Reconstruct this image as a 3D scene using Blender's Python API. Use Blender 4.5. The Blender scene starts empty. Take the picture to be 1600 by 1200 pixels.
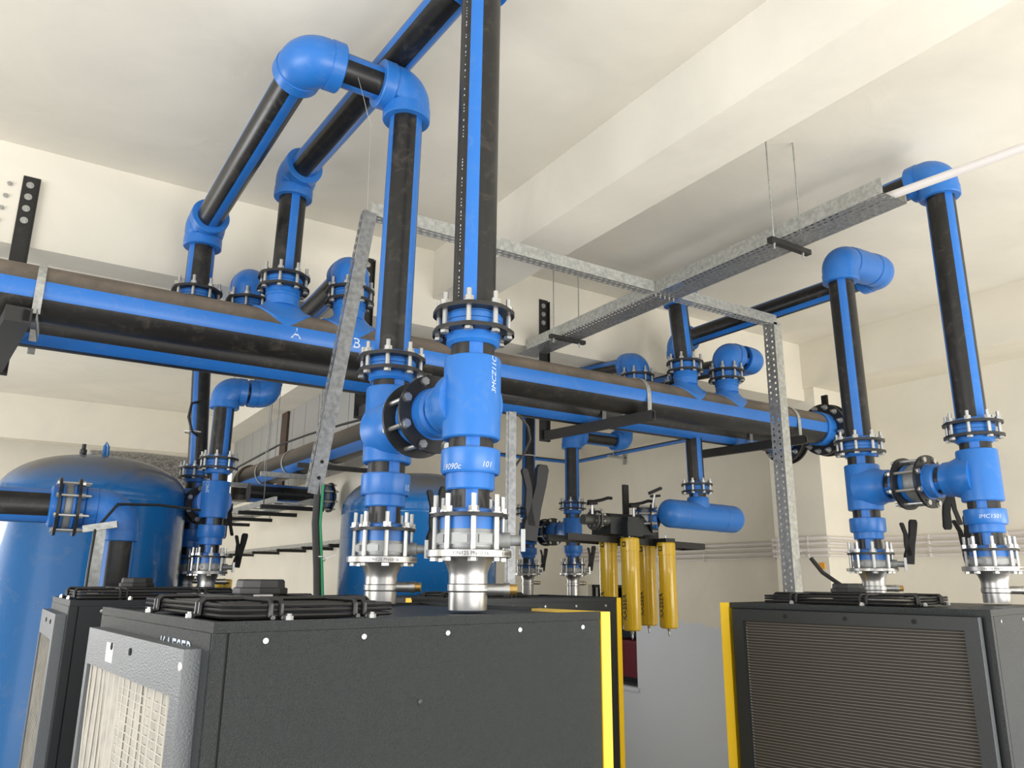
import bpy, math, random
from mathutils import Vector, Matrix
PI = math.pi
random.seed(7)
C = bpy.context.scene.collection
scn = bpy.context.scene

# ---------------------------------------------------------------- camera
cam_d = bpy.data.cameras.new('camera')
cam = bpy.data.objects.new('camera', cam_d); C.objects.link(cam)
cam_d.sensor_width = 36.0; cam_d.lens = 27.0; cam_d.clip_start = 0.05; cam_d.clip_end = 200
cr = Vector((0.8418, -0.5398, 0.0079)); cu = Vector((-0.1396, -0.2036, 0.969)); cf = Vector((0.5215, 0.8168, 0.2468))
cf.normalize(); cr = (cr - cr.dot(cf) * cf).normalized(); cu = cr.cross(cf)
cm = Matrix((( cr.x, cu.x, -cf.x, 0), (cr.y, cu.y, -cf.y, 0), (cr.z, cu.z, -cf.z, 1.70), (0, 0, 0, 1)))
cam.matrix_world = cm
scn.camera = cam
scn.view_settings.view_transform = 'Standard'
scn.view_settings.look = 'None'
scn.view_settings.gamma = 1.0
scn.view_settings.use_curve_mapping = False
scn.view_settings.exposure = 0.0
scn.cycles.max_bounces = 8
scn.cycles.diffuse_bounces = 5
scn.cycles.glossy_bounces = 3
scn.cycles.sample_clamp_indirect = 4.0

# ---------------------------------------------------------------- world, daylight and added fill
w = bpy.data.worlds.new('daylight'); scn.world = w; w.use_nodes = True
bg = w.node_tree.nodes['Background']
bg.inputs[0].default_value = (0.93, 0.96, 1.0, 1); bg.inputs[1].default_value = 1.35

def area(name, loc, target, sx, sy, power, col):
    d = bpy.data.lights.new(name, 'AREA'); d.shape = 'RECTANGLE'; d.size = sx; d.size_y = sy
    d.energy = power; d.color = col
    o = bpy.data.objects.new(name, d); C.objects.link(o); o.location = loc
    o.rotation_euler = (Vector(target) - Vector(loc)).to_track_quat('-Z', 'Y').to_euler()
    return o
area('window_daylight', (-5.8, 1.2, 1.5), (1.0, 4.6, 3.6), 5.4, 2.4, 370, (1.0, 0.975, 0.93))
area('door_daylight', (3.4, -3.9, 0.6), (3.6, 2.4, 4.4), 6.5, 2.2, 470, (1.0, 0.96, 0.885))
area('far_window_daylight', (-5.6, 11.5, 1.9), (9.0, 9.0, 2.6), 5.0, 2.4, 420, (0.97, 0.98, 1.0))
area('far_bay_fill', (6.2, 12.2, 1.3), (7.2, 6.0, 2.6), 2.0, 2.2, 70, (0.97, 0.98, 1.0))  # fill lamp added before the solid back wall, brightening the far bay
area('right_window_daylight', (8.5, -0.8, 0.9), (4.8, 3.6, 4.6), 3.0, 1.6, 130, (1.0, 0.94, 0.84))

# ---------------------------------------------------------------- materials
MATS = {}
def mat(name, col, rough=0.5, metal=0.0, noise=0.0, nscale=6.0, bump=0.0, bscale=60.0, spec=0.5, col2=None, coat=0.0):
    if name in MATS: return MATS[name]
    m = bpy.data.materials.new(name); m.use_nodes = True; nt = m.node_tree
    b = nt.nodes['Principled BSDF']
    b.inputs['Roughness'].default_value = rough; b.inputs['Metallic'].default_value = metal
    b.inputs['Specular IOR Level'].default_value = spec
    b.inputs['Coat Weight'].default_value = coat
    tc = nt.nodes.new('ShaderNodeTexCoord')
    if noise > 0 or col2:
        n = nt.nodes.new('ShaderNodeTexNoise'); n.inputs['Scale'].default_value = nscale; n.inputs['Detail'].default_value = 5
        nt.links.new(tc.outputs['Object'], n.inputs['Vector'])
        r = nt.nodes.new('ShaderNodeValToRGB')
        c2 = col2 or tuple(max(0, c * (1 - noise)) for c in col)
        r.color_ramp.elements[0].position = 0.36; r.color_ramp.elements[1].position = 0.66
        r.color_ramp.elements[0].color = (*c2, 1); r.color_ramp.elements[1].color = (*col, 1)
        nt.links.new(n.outputs['Fac'], r.inputs['Fac']); nt.links.new(r.outputs['Color'], b.inputs['Base Color'])
    else:
        b.inputs['Base Color'].default_value = (*col, 1)
    if bump > 0:
        n2 = nt.nodes.new('ShaderNodeTexNoise'); n2.inputs['Scale'].default_value = bscale; n2.inputs['Detail'].default_value = 3
        nt.links.new(tc.outputs['Object'], n2.inputs['Vector'])
        bp = nt.nodes.new('ShaderNodeBump'); bp.inputs['Strength'].default_value = bump; bp.inputs['Distance'].default_value = 0.01
        nt.links.new(n2.outputs['Fac'], bp.inputs['Height']); nt.links.new(bp.outputs['Normal'], b.inputs['Normal'])
    MATS[name] = m
    return m

def wall_mat(name, colA, colB, split=None, low=None):
    m = bpy.data.materials.new(name); m.use_nodes = True; nt = m.node_tree; b = nt.nodes['Principled BSDF']
    b.inputs['Roughness'].default_value = 0.85; b.inputs['Specular IOR Level'].default_value = 0.2
    g = nt.nodes.new('ShaderNodeNewGeometry')
    n = nt.nodes.new('ShaderNodeTexNoise'); n.inputs['Scale'].default_value = 0.9; n.inputs['Detail'].default_value = 6; n.inputs['Roughness'].default_value = 0.6
    n.inputs['Distortion'].default_value = 0.8
    nt.links.new(g.outputs['Position'], n.inputs['Vector'])
    r = nt.nodes.new('ShaderNodeValToRGB'); r.color_ramp.elements[0].position = 0.35; r.color_ramp.elements[1].position = 0.65
    r.color_ramp.elements[0].color = (*colB, 1); r.color_ramp.elements[1].color = (*colA, 1)
    nt.links.new(n.outputs['Fac'], r.inputs['Fac'])
    out = r.outputs['Color']
    # small scuffs
    sp = nt.nodes.new('ShaderNodeTexNoise'); sp.inputs['Scale'].default_value = 7.0; sp.inputs['Detail'].default_value = 8; sp.inputs['Roughness'].default_value = 0.75
    nt.links.new(g.outputs['Position'], sp.inputs['Vector'])
    sr = nt.nodes.new('ShaderNodeValToRGB'); sr.color_ramp.elements[0].position = 0.70; sr.color_ramp.elements[1].position = 0.76
    nt.links.new(sp.outputs['Fac'], sr.inputs['Fac'])
    mx = nt.nodes.new('ShaderNodeMix'); mx.data_type = 'RGBA'; mx.inputs['B'].default_value = (colA[0]*.45, colA[1]*.43, colA[2]*.4, 1)
    nt.links.new(out, mx.inputs['A'])
    mm = nt.nodes.new('ShaderNodeMath'); mm.operation = 'MULTIPLY'; mm.inputs[1].default_value = 0.30
    nt.links.new(sr.outputs['Color'], mm.inputs[0]); nt.links.new(mm.outputs[0], mx.inputs['Factor'])
    out = mx.outputs['Result']
    if split is not None:
        s = nt.nodes.new('ShaderNodeSeparateXYZ'); nt.links.new(g.outputs['Position'], s.inputs[0])
        n3 = nt.nodes.new('ShaderNodeTexNoise'); n3.inputs['Scale'].default_value = 3.5; n3.inputs['Detail'].default_value = 3
        mp = nt.nodes.new('ShaderNodeMapping'); mp.inputs['Scale'].default_value = (1, 2.0, 0.25)
        nt.links.new(g.outputs['Position'], mp.inputs[0]); nt.links.new(mp.outputs[0], n3.inputs['Vector'])
        a = nt.nodes.new('ShaderNodeMath'); a.operation = 'MULTIPLY_ADD'; a.inputs[1].default_value = 0.5; a.inputs[2].default_value = -0.25
        nt.links.new(n3.outputs['Fac'], a.inputs[0])
        ad = nt.nodes.new('ShaderNodeMath'); ad.operation = 'ADD'; nt.links.new(s.outputs['Z'], ad.inputs[0]); nt.links.new(a.outputs[0], ad.inputs[1])
        lt = nt.nodes.new('ShaderNodeMapRange'); lt.inputs['From Min'].default_value = split + 0.015; lt.inputs['From Max'].default_value = split - 0.015
        nt.links.new(ad.outputs[0], lt.inputs['Value'])
        m2 = nt.nodes.new('ShaderNodeMix'); m2.data_type = 'RGBA'; m2.inputs['B'].default_value = (*low, 1)
        nt.links.new(out, m2.inputs['A']); nt.links.new(lt.outputs[0], m2.inputs['Factor']); out = m2.outputs['Result']
    nt.links.new(out, b.inputs['Base Color'])
    n2 = nt.nodes.new('ShaderNodeTexNoise'); n2.inputs['Scale'].default_value = 2.2; n2.inputs['Detail'].default_value = 6; n2.inputs['Distortion'].default_value = 1.5
    nt.links.new(g.outputs['Position'], n2.inputs['Vector'])
    bp = nt.nodes.new('ShaderNodeBump'); bp.inputs['Strength'].default_value = 0.25; bp.inputs['Distance'].default_value = 0.02
    nt.links.new(n2.outputs['Fac'], bp.inputs['Height']); nt.links.new(bp.outputs['Normal'], b.inputs['Normal'])
    return m

def dusty(name, base, dust, amount, rough, scale=5.0, lo=0.25, hi=0.9, coat=0.0):
    """pipe or tank plastic whose upward facing side carries settled dust"""
    m = bpy.data.materials.new(name); m.use_nodes = True; nt = m.node_tree; b = nt.nodes['Principled BSDF']
    b.inputs['Roughness'].default_value = rough
    b.inputs['Coat Weight'].default_value = coat
    g = nt.nodes.new('ShaderNodeNewGeometry')
    s = nt.nodes.new('ShaderNodeSeparateXYZ'); nt.links.new(g.outputs['Normal'], s.inputs[0])
    mr = nt.nodes.new('ShaderNodeMapRange'); mr.inputs['From Min'].default_value = lo; mr.inputs['From Max'].default_value = hi
    mr.inputs['To Max'].default_value = amount
    nt.links.new(s.outputs['Z'], mr.inputs['Value'])
    n = nt.nodes.new('ShaderNodeTexNoise'); n.inputs['Scale'].default_value = scale; n.inputs['Detail'].default_value = 8; n.inputs['Roughness'].default_value = 0.65
    nt.links.new(g.outputs['Position'], n.inputs['Vector'])
    r = nt.nodes.new('ShaderNodeMapRange'); r.inputs['From Min'].default_value = 0.3; r.inputs['From Max'].default_value = 0.7; r.inputs['To Min'].default_value = 0.45
    nt.links.new(n.outputs['Fac'], r.inputs['Value'])
    mu = nt.nodes.new('ShaderNodeMath'); mu.operation = 'MULTIPLY'; nt.links.new(mr.outputs[0], mu.inputs[0]); nt.links.new(r.outputs[0], mu.inputs[1])
    # smears everywhere
    n4 = nt.nodes.new('ShaderNodeTexNoise'); n4.inputs['Scale'].default_value = scale * 2.2; n4.inputs['Detail'].default_value = 10; n4.inputs['Roughness'].default_value = 0.7
    n4.inputs['Distortion'].default_value = 1.0
    nt.links.new(g.outputs['Position'], n4.inputs['Vector'])
    r4 = nt.nodes.new('ShaderNodeMapRange'); r4.inputs['From Min'].default_value = 0.52; r4.inputs['From Max'].default_value = 0.8; r4.inputs['To Max'].default_value = 0.30
    nt.links.new(n4.outputs['Fac'], r4.inputs['Value'])
    ad = nt.nodes.new('ShaderNodeMath'); ad.operation = 'ADD'; ad.use_clamp = True
    nt.links.new(mu.outputs[0], ad.inputs[0]); nt.links.new(r4.outputs[0], ad.inputs[1])
    mx = nt.nodes.new('ShaderNodeMix'); mx.data_type = 'RGBA'; mx.inputs['A'].default_value = (*base, 1); mx.inputs['B'].default_value = (*dust, 1)
    nt.links.new(ad.outputs[0], mx.inputs['Factor']); nt.links.new(mx.outputs['Result'], b.inputs['Base Color'])
    rr = nt.nodes.new('ShaderNodeMapRange'); rr.inputs['To Min'].default_value = rough; rr.inputs['To Max'].default_value = 0.9
    nt.links.new(ad.outputs[0], rr.inputs['Value']); nt.links.new(rr.outputs[0], b.inputs['Roughness'])
    return m

CREAM = (0.80, 0.755, 0.65); CREAM2 = (0.735, 0.70, 0.61)
m_ceil = wall_mat('ceiling_paint', (0.79, 0.755, 0.67), (0.72, 0.69, 0.62))
m_wall = wall_mat('wall_paint', CREAM, CREAM2)
m_wall_r = wall_mat('wall_paint_primer', CREAM, CREAM2, 1.03, (0.66, 0.70, 0.76))
m_floor = mat('concrete_floor', (0.50, 0.49, 0.46), 0.6, noise=0.25, nscale=1.5)
m_blue = dusty('blue_plastic', (0.018, 0.150, 0.50), (0.20, 0.27, 0.40), 0.40, 0.36, 5.0, 0.35, 1.0)
m_blueS = dusty('blue_stripe', (0.016, 0.145, 0.50), (0.19, 0.26, 0.38), 0.25, 0.38, 6.0)
m_black = dusty('black_pipe', (0.008, 0.008, 0.008), (0.17, 0.145, 0.12), 0.15, 0.34, 5.0)
m_blackH = dusty('black_pipe_dusty', (0.012, 0.0115, 0.011), (0.185, 0.150, 0.118), 1.0, 0.42, 5.0, -0.15, 0.55)
m_ring = mat('black_flange', (0.016, 0.016, 0.017), 0.42, noise=0.3, nscale=20)
m_zinc = mat('zinc_bolt', (0.50, 0.50, 0.485), 0.36, 0.85)
m_steel = mat('stainless', (0.60, 0.59, 0.57), 0.36, 0.95, noise=0.22, nscale=9, bump=0.04, bscale=30)
m_castal = mat('cast_grey', (0.30, 0.31, 0.31), 0.42, 0.35, noise=0.1)
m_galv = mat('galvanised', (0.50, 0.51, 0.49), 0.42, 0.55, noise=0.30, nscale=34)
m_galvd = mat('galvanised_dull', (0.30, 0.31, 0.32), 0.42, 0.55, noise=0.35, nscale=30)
m_iron = mat('dark_iron', (0.07, 0.07, 0.065), 0.5, 0.3)
m_blksteel = dusty('black_steel', (0.014, 0.013, 0.012), (0.10, 0.085, 0.07), 0.3, 0.5, 12)
m_cab = mat('charcoal_powder_coat', (0.022, 0.027, 0.029), 0.36, 0.0, bump=0.9, bscale=230, spec=0.5)
m_cabl = mat('grey_frame_paint', (0.115, 0.125, 0.135), 0.38, 0.0, bump=0.25, bscale=160)
m_dark = mat('dark_panel', (0.011, 0.014, 0.016), 0.5, 0.0, bump=0.1, bscale=150)
m_darkin = mat('dark_recess', (0.008, 0.008, 0.008), 0.7)
m_yel = mat('yellow_paint', (0.84, 0.55, 0.022), 0.36, 0.0, bump=0.06, bscale=150)
m_yelf = mat('yellow_filter_paint', (0.66, 0.42, 0.012), 0.26, 0.0, coat=0.4)
m_filt = mat('filter_mat_cloth', (0.42, 0.395, 0.35), 0.8, noise=0.25, nscale=14)
m_filt2 = mat('filter_mat_dusty', (0.20, 0.19, 0.17), 0.8, noise=0.35, nscale=9)
m_seam = mat('filter_seam', (0.50, 0.475, 0.42), 0.7)
m_fin = mat('cooler_fin_edge', (0.19, 0.175, 0.155), 0.55, 0.2)
m_finb = mat('cooler_core', (0.028, 0.025, 0.021), 0.8)
m_wire = mat('black_wire', (0.012, 0.012, 0.013), 0.35)
m_rub = mat('black_rubber', (0.02, 0.02, 0.02), 0.5)
m_handle = mat('lever_black', (0.010, 0.010, 0.010), 0.5, 0.0, spec=0.25)
m_tank = dusty('tank_enamel', (0.008, 0.125, 0.37), (0.125, 0.118, 0.108), 1.2, 0.24, 2.0, 0.30, 0.80, coat=0.5)
m_white = mat('white_plastic', (0.66, 0.63, 0.62), 0.45)
m_chalk = mat('chalk_white', (0.55, 0.62, 0.72), 0.9)
m_ink = mat('black_ink', (0.012, 0.012, 0.012), 0.6)
m_brass = mat('brass', (0.55, 0.36, 0.12), 0.35, 0.9)
m_green = mat('green_cable', (0.02, 0.22, 0.10), 0.5)
m_cond = mat('conduit_pvc', (0.70, 0.65, 0.62), 0.5)
m_panel = mat('grey_panel', (0.34, 0.34, 0.33), 0.6)
m_brown = mat('brown_paint', (0.055, 0.030, 0.022), 0.6)
m_foil = mat('crumpled_foil', (0.42, 0.41, 0.40), 0.35, 0.7, noise=0.6, nscale=30, bump=1.0, bscale=28)
m_glass = mat('glass_pane', (0.03, 0.05, 0.06), 0.05, 0.0)
m_red = mat('red_plastic', (0.18, 0.012, 0.03), 0.5)
m_car = mat('car_paint_blue_grey', (0.10, 0.15, 0.20), 0.3, 0.3)
m_orange = mat('orange_plastic', (0.75, 0.35, 0.03), 0.6)
m_gap = mat('black_joint', (0.004, 0.004, 0.004), 0.8)

# ---------------------------------------------------------------- mesh helper
def basis(d):
    d = Vector(d).normalized()
    a = Vector((0, 0, 1)) if abs(d.z) < 0.9 else Vector((1, 0, 0))
    x = a.cross(d).normalized(); y = d.cross(x)
    return x, y, d

class G:
    def __init__(s): s.v = []; s.f = []; s.m = []; s.sm = []
    def add(s, vs, fs, mi=0, smooth=False):
        o = len(s.v); s.v += [tuple(p) for p in vs]
        for f in fs: s.f.append(tuple(i + o for i in f)); s.m.append(mi); s.sm.append(smooth)
    def box(s, a, b, mi=0, M=None):
        x0, y0, z0 = a; x1, y1, z1 = b
        vs = [Vector(p) for p in ((x0,y0,z0),(x1,y0,z0),(x1,y1,z0),(x0,y1,z0),(x0,y0,z1),(x1,y0,z1),(x1,y1,z1),(x0,y1,z1))]
        if M is not None: vs = [M @ p for p in vs]
        s.add(vs, [(0,3,2,1),(4,5,6,7),(0,1,5,4),(1,2,6,5),(2,3,7,6),(3,0,4,7)], mi)
        return s
    def bar(s, p, q, wx, wz, up=(0,0,1), mi=0):
        """rectangular bar from p to q; wx across, wz along up"""
        p = Vector(p); q = Vector(q); d = (q - p).normalized(); u = Vector(up); x = d.cross(u).normalized(); u = x.cross(d)
        vs = []
        for c in (p, q):
            for sx, su in ((-1,-1),(1,-1),(1,1),(-1,1)): vs.append(c + x*sx*wx/2 + u*su*wz/2)
        s.add(vs, [(0,1,2,3),(7,6,5,4),(0,4,5,1),(1,5,6,2),(2,6,7,3),(3,7,4,0)], mi)
        return s
    def lathe(s, prof, p0, d, seg=40, mi=0, mfun=None, x=None, smooth=True, rfun=None):
        """prof: (distance along axis, radius) pairs"""
        bx, by, bz = basis(d)
        if x is not None: bx = Vector(x).normalized(); by = bz.cross(bx)
        p0 = Vector(p0); vs = []; fs = []; ms = []
        n = len(prof)
        for t, r in prof:
            for k in range(seg):
                a = 2*PI*k/seg; rr = r * (rfun(a) if rfun else 1)
                vs.append(p0 + bz*t + bx*(rr*math.cos(a)) + by*(rr*math.sin(a)))
        o = len(s.v); s.v += [tuple(p) for p in vs]
        for i in range(n-1):
            for k in range(seg):
                k2 = (k+1) % seg
                s.f.append((o+i*seg+k, o+i*seg+k2, o+(i+1)*seg+k2, o+(i+1)*seg+k))
                s.m.append(mfun(k) if mfun else mi); s.sm.append(smooth)
        if prof[0][1] > 1e-5: s.f.append(tuple(o+k for k in reversed(range(seg)))); s.m.append(mi); s.sm.append(False)
        if prof[-1][1] > 1e-5: s.f.append(tuple(o+(n-1)*seg+k for k in range(seg))); s.m.append(mi); s.sm.append(False)
        return s
    def ring(s, p0, d, r0, r1, t, seg=64, mi=0, rfun=None, x=None):
        """flat annulus of thickness t centred on p0"""
        bx, by, bz = basis(d)
        if x is not None: bx = Vector(x).normalized(); by = bz.cross(bx)
        p0 = Vector(p0); vs = []
        for (r, z, o) in ((r0, -t/2, 0), (r1, -t/2, 1), (r1, t/2, 1), (r0, t/2, 0)):
            for k in range(seg):
                a = 2*PI*k/seg; rr = r * (rfun(a) if (rfun and o) else 1)
                vs.append(p0 + bz*z + bx*(rr*math.cos(a)) + by*(rr*math.sin(a)))
        o = len(s.v); s.v += [tuple(p) for p in vs]
        for i in range(4):
            j = (i+1) % 4
            for k in range(seg):
                k2 = (k+1) % seg
                s.f.append((o+i*seg+k2, o+i*seg+k, o+j*seg+k, o+j*seg+k2)); s.m.append(mi); s.sm.append(i in (1, 3))
        return s
    def tube(s, pts, r, seg=8, mi=0):
        pts = [Vector(p) for p in pts]; n = len(pts); vs = []
        d0 = (pts[1]-pts[0]).normalized(); bx, by, _ = basis(d0)
        for i, p in enumerate(pts):
            d = (pts[min(i+1, n-1)] - pts[max(i-1, 0)]).normalized()
            bx = (bx - d*bx.dot(d)).normalized(); by = d.cross(bx)
            for k in range(seg):
                a = 2*PI*k/seg; vs.append(p + bx*(r*math.cos(a)) + by*(r*math.sin(a)))
        fs = []
        for i in range(n-1):
            for k in range(seg):
                k2 = (k+1) % seg; fs.append((i*seg+k, i*seg+k2, (i+1)*seg+k2, (i+1)*seg+k))
        s.add(vs, fs, mi, True)
        s.add(vs[:seg], [tuple(reversed(range(seg)))], mi); s.add(vs[-seg:], [tuple(range(seg))], mi)
        return s
    def plate_holes(s, p, dx, dy, nx, ny, cx, cy, hx, hy, th, mi=0, stagger=True):
        """perforated strip: nx*ny cells (cx by cy) each with an oval slot; p corner, dx/dy unit directions, th thickness downwards"""
        p = Vector(p); dx = Vector(dx).normalized(); dy = Vector(dy).normalized(); nn = dx.cross(dy) * (-th)
        H = 8
        for i in range(nx):
            for j in range(ny):
                c = p + dx*(cx*(i+.5)) + dy*(cy*(j+.5))
                sh = (0.22*cx if (j % 2) else -0.22*cx) if stagger else 0
                out = []; inn = []
                for k in range(H):
                    a = 2*PI*(k+.5)/H
                    ca, sa = math.cos(a), math.sin(a)
                    mxx = max(abs(ca), abs(sa))
                    out.append(c + dx*(cx/2*ca/mxx) + dy*(cy/2*sa/mxx))
                    inn.append(c + dx*(hx*ca + sh) + dy*(hy*sa))
                fs = [(k, (k+1) % H, H+(k+1) % H, H+k) for k in range(H)]
                # corners of the cell, to close the outline
                s.add(out+inn, fs, mi)
                s.add([q+nn for q in out+inn], [tuple(reversed(f)) for f in fs], mi)
                s.add(inn+[q+nn for q in inn], [((k+1) % H, k, H+k, H+(k+1) % H) for k in range(H)], mi)
                for sx in (-1, 1):
                    for sy in (-1, 1):
                        cc = c + dx*(sx*cx/2) + dy*(sy*cy/2)
                        near = sorted(out, key=lambda q: (q-cc).length)[:2]
                        s.add([cc, near[0], near[1]], [(0, 1, 2)], mi)
        return s
    def mesh(s, name, mats, off=(0, 0, 0), ang=35):
        me = bpy.data.meshes.new(name)
        ox, oy, oz = off
        me.from_pydata([(a-ox, b-oy, c-oz) for a, b, c in s.v], [], s.f)
        for m in (mats if isinstance(mats, (list, tuple)) else [mats]): me.materials.append(m)
        me.polygons.foreach_set('material_index', s.m); me.polygons.foreach_set('use_smooth', s.sm)
        me.update()
        if any(s.sm): me.set_sharp_from_angle(angle=math.radians(ang))
        return me
    def part(s, name, mats, parent, label=None, stuff=False, ang=35):
        """a part (or sub-part) under parent; coordinates are world coordinates unless the parent is rotated"""
        off = origin(parent)
        me = s.mesh(name, mats, off, ang)
        o = bpy.data.objects.new(name, me); C.objects.link(o); o.parent = parent
        if label: o['label'] = label
        if stuff: o['kind'] = 'stuff'
        return o
    def thing(s, name, mats, label, cat, group=None, kind=None, ang=35):
        xs = [p[0] for p in s.v]; ys = [p[1] for p in s.v]; zs = [p[2] for p in s.v]
        off = ((min(xs)+max(xs))/2, (min(ys)+max(ys))/2, min(zs))
        o = bpy.data.objects.new(name, s.mesh(name, mats, off, ang)); C.objects.link(o); o.location = off
        o['label'] = label; o['category'] = cat
        if group: o['group'] = group
        if kind: o['kind'] = kind
        return o
    def struct(s, name, mats, ang=35):
        o = bpy.data.objects.new(name, s.mesh(name, mats, (0, 0, 0), ang)); C.objects.link(o); o['kind'] = 'structure'
        return o

def origin(o):
    """world origin of a thing standing straight; parts of parts sit at the same origin; rotated things use local coordinates"""
    r = o
    while r.parent: r = r.parent
    return (0, 0, 0) if r.get('_local') else tuple(r.location)

def thing(name, loc, label, cat, group=None, rz=None):
    o = bpy.data.objects.new(name, None); C.objects.link(o); o.location = loc; o.empty_display_size = 0.1
    if rz is not None: o.rotation_euler = (0, 0, rz); o['_local'] = 1
    o['label'] = label; o['category'] = cat
    if group: o['group'] = group
    return o

# shared bolts -----------------------------------------------------
_b = {}
def bolt_mesh(L, r):
    k = (round(L, 3), r)
    if k not in _b:
        g = G(); g.lathe([(0, r*1.75), (r*1.2, r*1.75)], (0,0,-r*1.2), (0,0,1), 6, smooth=False)
        g.lathe([(0, r*2.3), (r*.4, r*2.3)], (0,0,0), (0,0,1), 14)
        g.lathe([(0, r), (L, r)], (0,0,0), (0,0,1), 10)
        _b[k] = g.mesh('bolt', m_zinc)
    return _b[k]
def nut_mesh(r):
    k = ('n', r)
    if k not in _b:
        g = G(); g.lathe([(0, r*2.3), (r*.4, r*2.3)], (0,0,0), (0,0,1), 14)
        g.lathe([(r*.4, r*1.85), (r*2.2, r*1.85)], (0,0,0), (0,0,1), 6, smooth=False)
        _b[k] = g.mesh('nut', m_zinc)
    return _b[k]
def place(me, name, parent, M):
    o = bpy.data.objects.new(name, me); C.objects.link(o); o.parent = parent
    o.matrix_local = M
    return o
def bolts(parent, p, d, n, R, t0, t1, over, r=0.0085, x=None, phase=0.5):
    """n bolts with heads at p+d*t0 and nuts at p+d*t1, studs standing out by over"""
    bx, by, bz = basis(d)
    if x is not None: bx = Vector(x).normalized(); by = bz.cross(bx)
    off = Vector(origin(parent)); L = t1 - t0 + over
    bm_, nm = bolt_mesh(L, r), nut_mesh(r)
    for k in range(n):
        a = 2*PI*(k+phase)/n
        q = Vector(p) + bx*(R*math.cos(a)) + by*(R*math.sin(a)) - off
        R3 = Matrix((bx, by, bz)).transposed().to_4x4()
        tw = Matrix.Rotation(random.random()*1.0, 4, 'Z')
        b = place(bm_, 'bolt', parent, Matrix.Translation(q + bz*t0) @ R3 @ tw)
        place(nm, 'nut', b, Matrix.Translation((0, 0, t1 - t0)))

# pipe system ------------------------------------------------------
RP = 0.095      # pipe radius
def view_x(p, s):
    """direction around a vertical pipe at p whose stripe centre appears at offset s (-1 left .. 1 right) when seen from the photographer's spot"""
    d = Vector((p[0], p[1], 0)).normalized(); right = Vector((d.y, -d.x, 0))
    return -d*math.sqrt(1-s*s) + right*s
def view_d(p, q, s):
    """as view_x for a pipe from p to q: s > 0 puts the stripe to the right, or upwards on a level pipe"""
    p = Vector(p); q = Vector(q); d = (q-p).normalized(); m = (p+q)/2
    v = Vector((0, 0, 1.7)) - m; v = (v - d*v.dot(d)).normalized(); r = d.cross(v)
    k = r.dot(cr) if abs(r.dot(cr)) > abs(r.dot(cu))*.6 else r.dot(cu)
    if k < 0: r = -r
    return v*math.sqrt(max(0, 1-s*s)) + r*s
def pipe_g(g, p, q, r=RP, x=None, seg=60):
    p = Vector(p); q = Vector(q); L = (q-p).length
    h = 3
    def mf(k):
        kk = (k + h) % 20
        return 1 if kk < 6 else 0
    n = max(1, int(L/0.6))
    g.lathe([(L*i/n, r) for i in range(n+1)], p, q-p, seg, mfun=mf, x=x)
    return g
def pipe(name, parent, p, q, r=RP, x=None, mats=None, label=None):
    return pipe_g(G(), p, q, r, x).part(name, mats or [m_black, m_blueS], parent, label)
def print_line(parent, p, q, r, x, ang=22):
    """row of small white printed characters along the pipe, beside a stripe"""
    p = Vector(p); q = Vector(q); d = (q-p).normalized(); L = (q-p).length
    bx = Vector(x).normalized(); bx = (bx - d*bx.dot(d)).normalized(); by = d.cross(bx)
    a = math.radians(ang); n = bx*math.cos(a)+by*math.sin(a); t = d.cross(n)
    g = G(); s = 0.02
    while s < L-0.03:
        if random.random() < 0.6:
            w_ = random.uniform(.004, .011)
            c = p + d*s + n*(r+0.0006)
            vs = [c - t*.0022, c + t*.0022, c + t*.0022 + d*w_, c - t*.0022 + d*w_]
            g.add(vs, [(0,1,2,3)])
        s += 0.0165
    g.part('printed_line', m_chalk, parent, 'row of tiny white printed characters along the pipe', stuff=True)

def elbow(parent, c, d1, d2, r=0.128, Rc=0.115, name='elbow', mats=None):
    """socket elbow; c = crossing point of the two axes, d1,d2 = outward directions"""
    c = Vector(c); d1 = Vector(d1).normalized(); d2 = Vector(d2).normalized()
    g = G(); seg = 32; N = 14
    o = c + (d1+d2)*Rc; vs = []
    nrm = d1.cross(d2).normalized()
    rings = []
    e1, e2 = c + d1*Rc, c + d2*Rc
    def ringpts(p, d, rr):
        b = d.cross(nrm).normalized()
        return [p + nrm*(rr*math.cos(2*PI*k/seg)) + b*(rr*math.sin(2*PI*k/seg)) for k in range(seg)]
    cl = 0.075
    seq = [(e1 + d1*cl, -d1, r*0.86), (e1 + d1*cl, -d1, r*1.0), (e1 + d1*(cl-.006), -d1, r*1.045), (e1 + d1*.002, -d1, r*1.045), (e1, -d1, r)]
    for i in range(1, N):
        a = (PI/2)*i/N
        p = o - d2*(Rc*math.cos(a)) - d1*(Rc*math.sin(a))
        dd = (-d1*math.cos(a) + d2*math.sin(a))
        bulge = 1 + 0.075*math.sin(2*a)
        seq.append((p, dd, r*bulge))
    seq += [(e2, d2, r), (e2 + d2*.002, d2, r*1.045), (e2 + d2*(cl-.006), d2, r*1.045), (e2 + d2*cl, d2, r), (e2 + d2*cl, d2, r*0.86)]
    for p, d, rr in seq: vs += ringpts(p, d, rr)
    fs = []
    for i in range(len(seq)-1):
        for k in range(seg):
            k2 = (k+1) % seg; fs.append((i*seg+k2, i*seg+k, (i+1)*seg+k, (i+1)*seg+k2))
    g.add(vs, fs, 0, True)
    g.add(vs[:seg], [tuple(range(seg))]); g.add(vs[-seg:], [tuple(reversed(range(seg)))])
    return g.part(name, mats or m_blue, parent)

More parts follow.
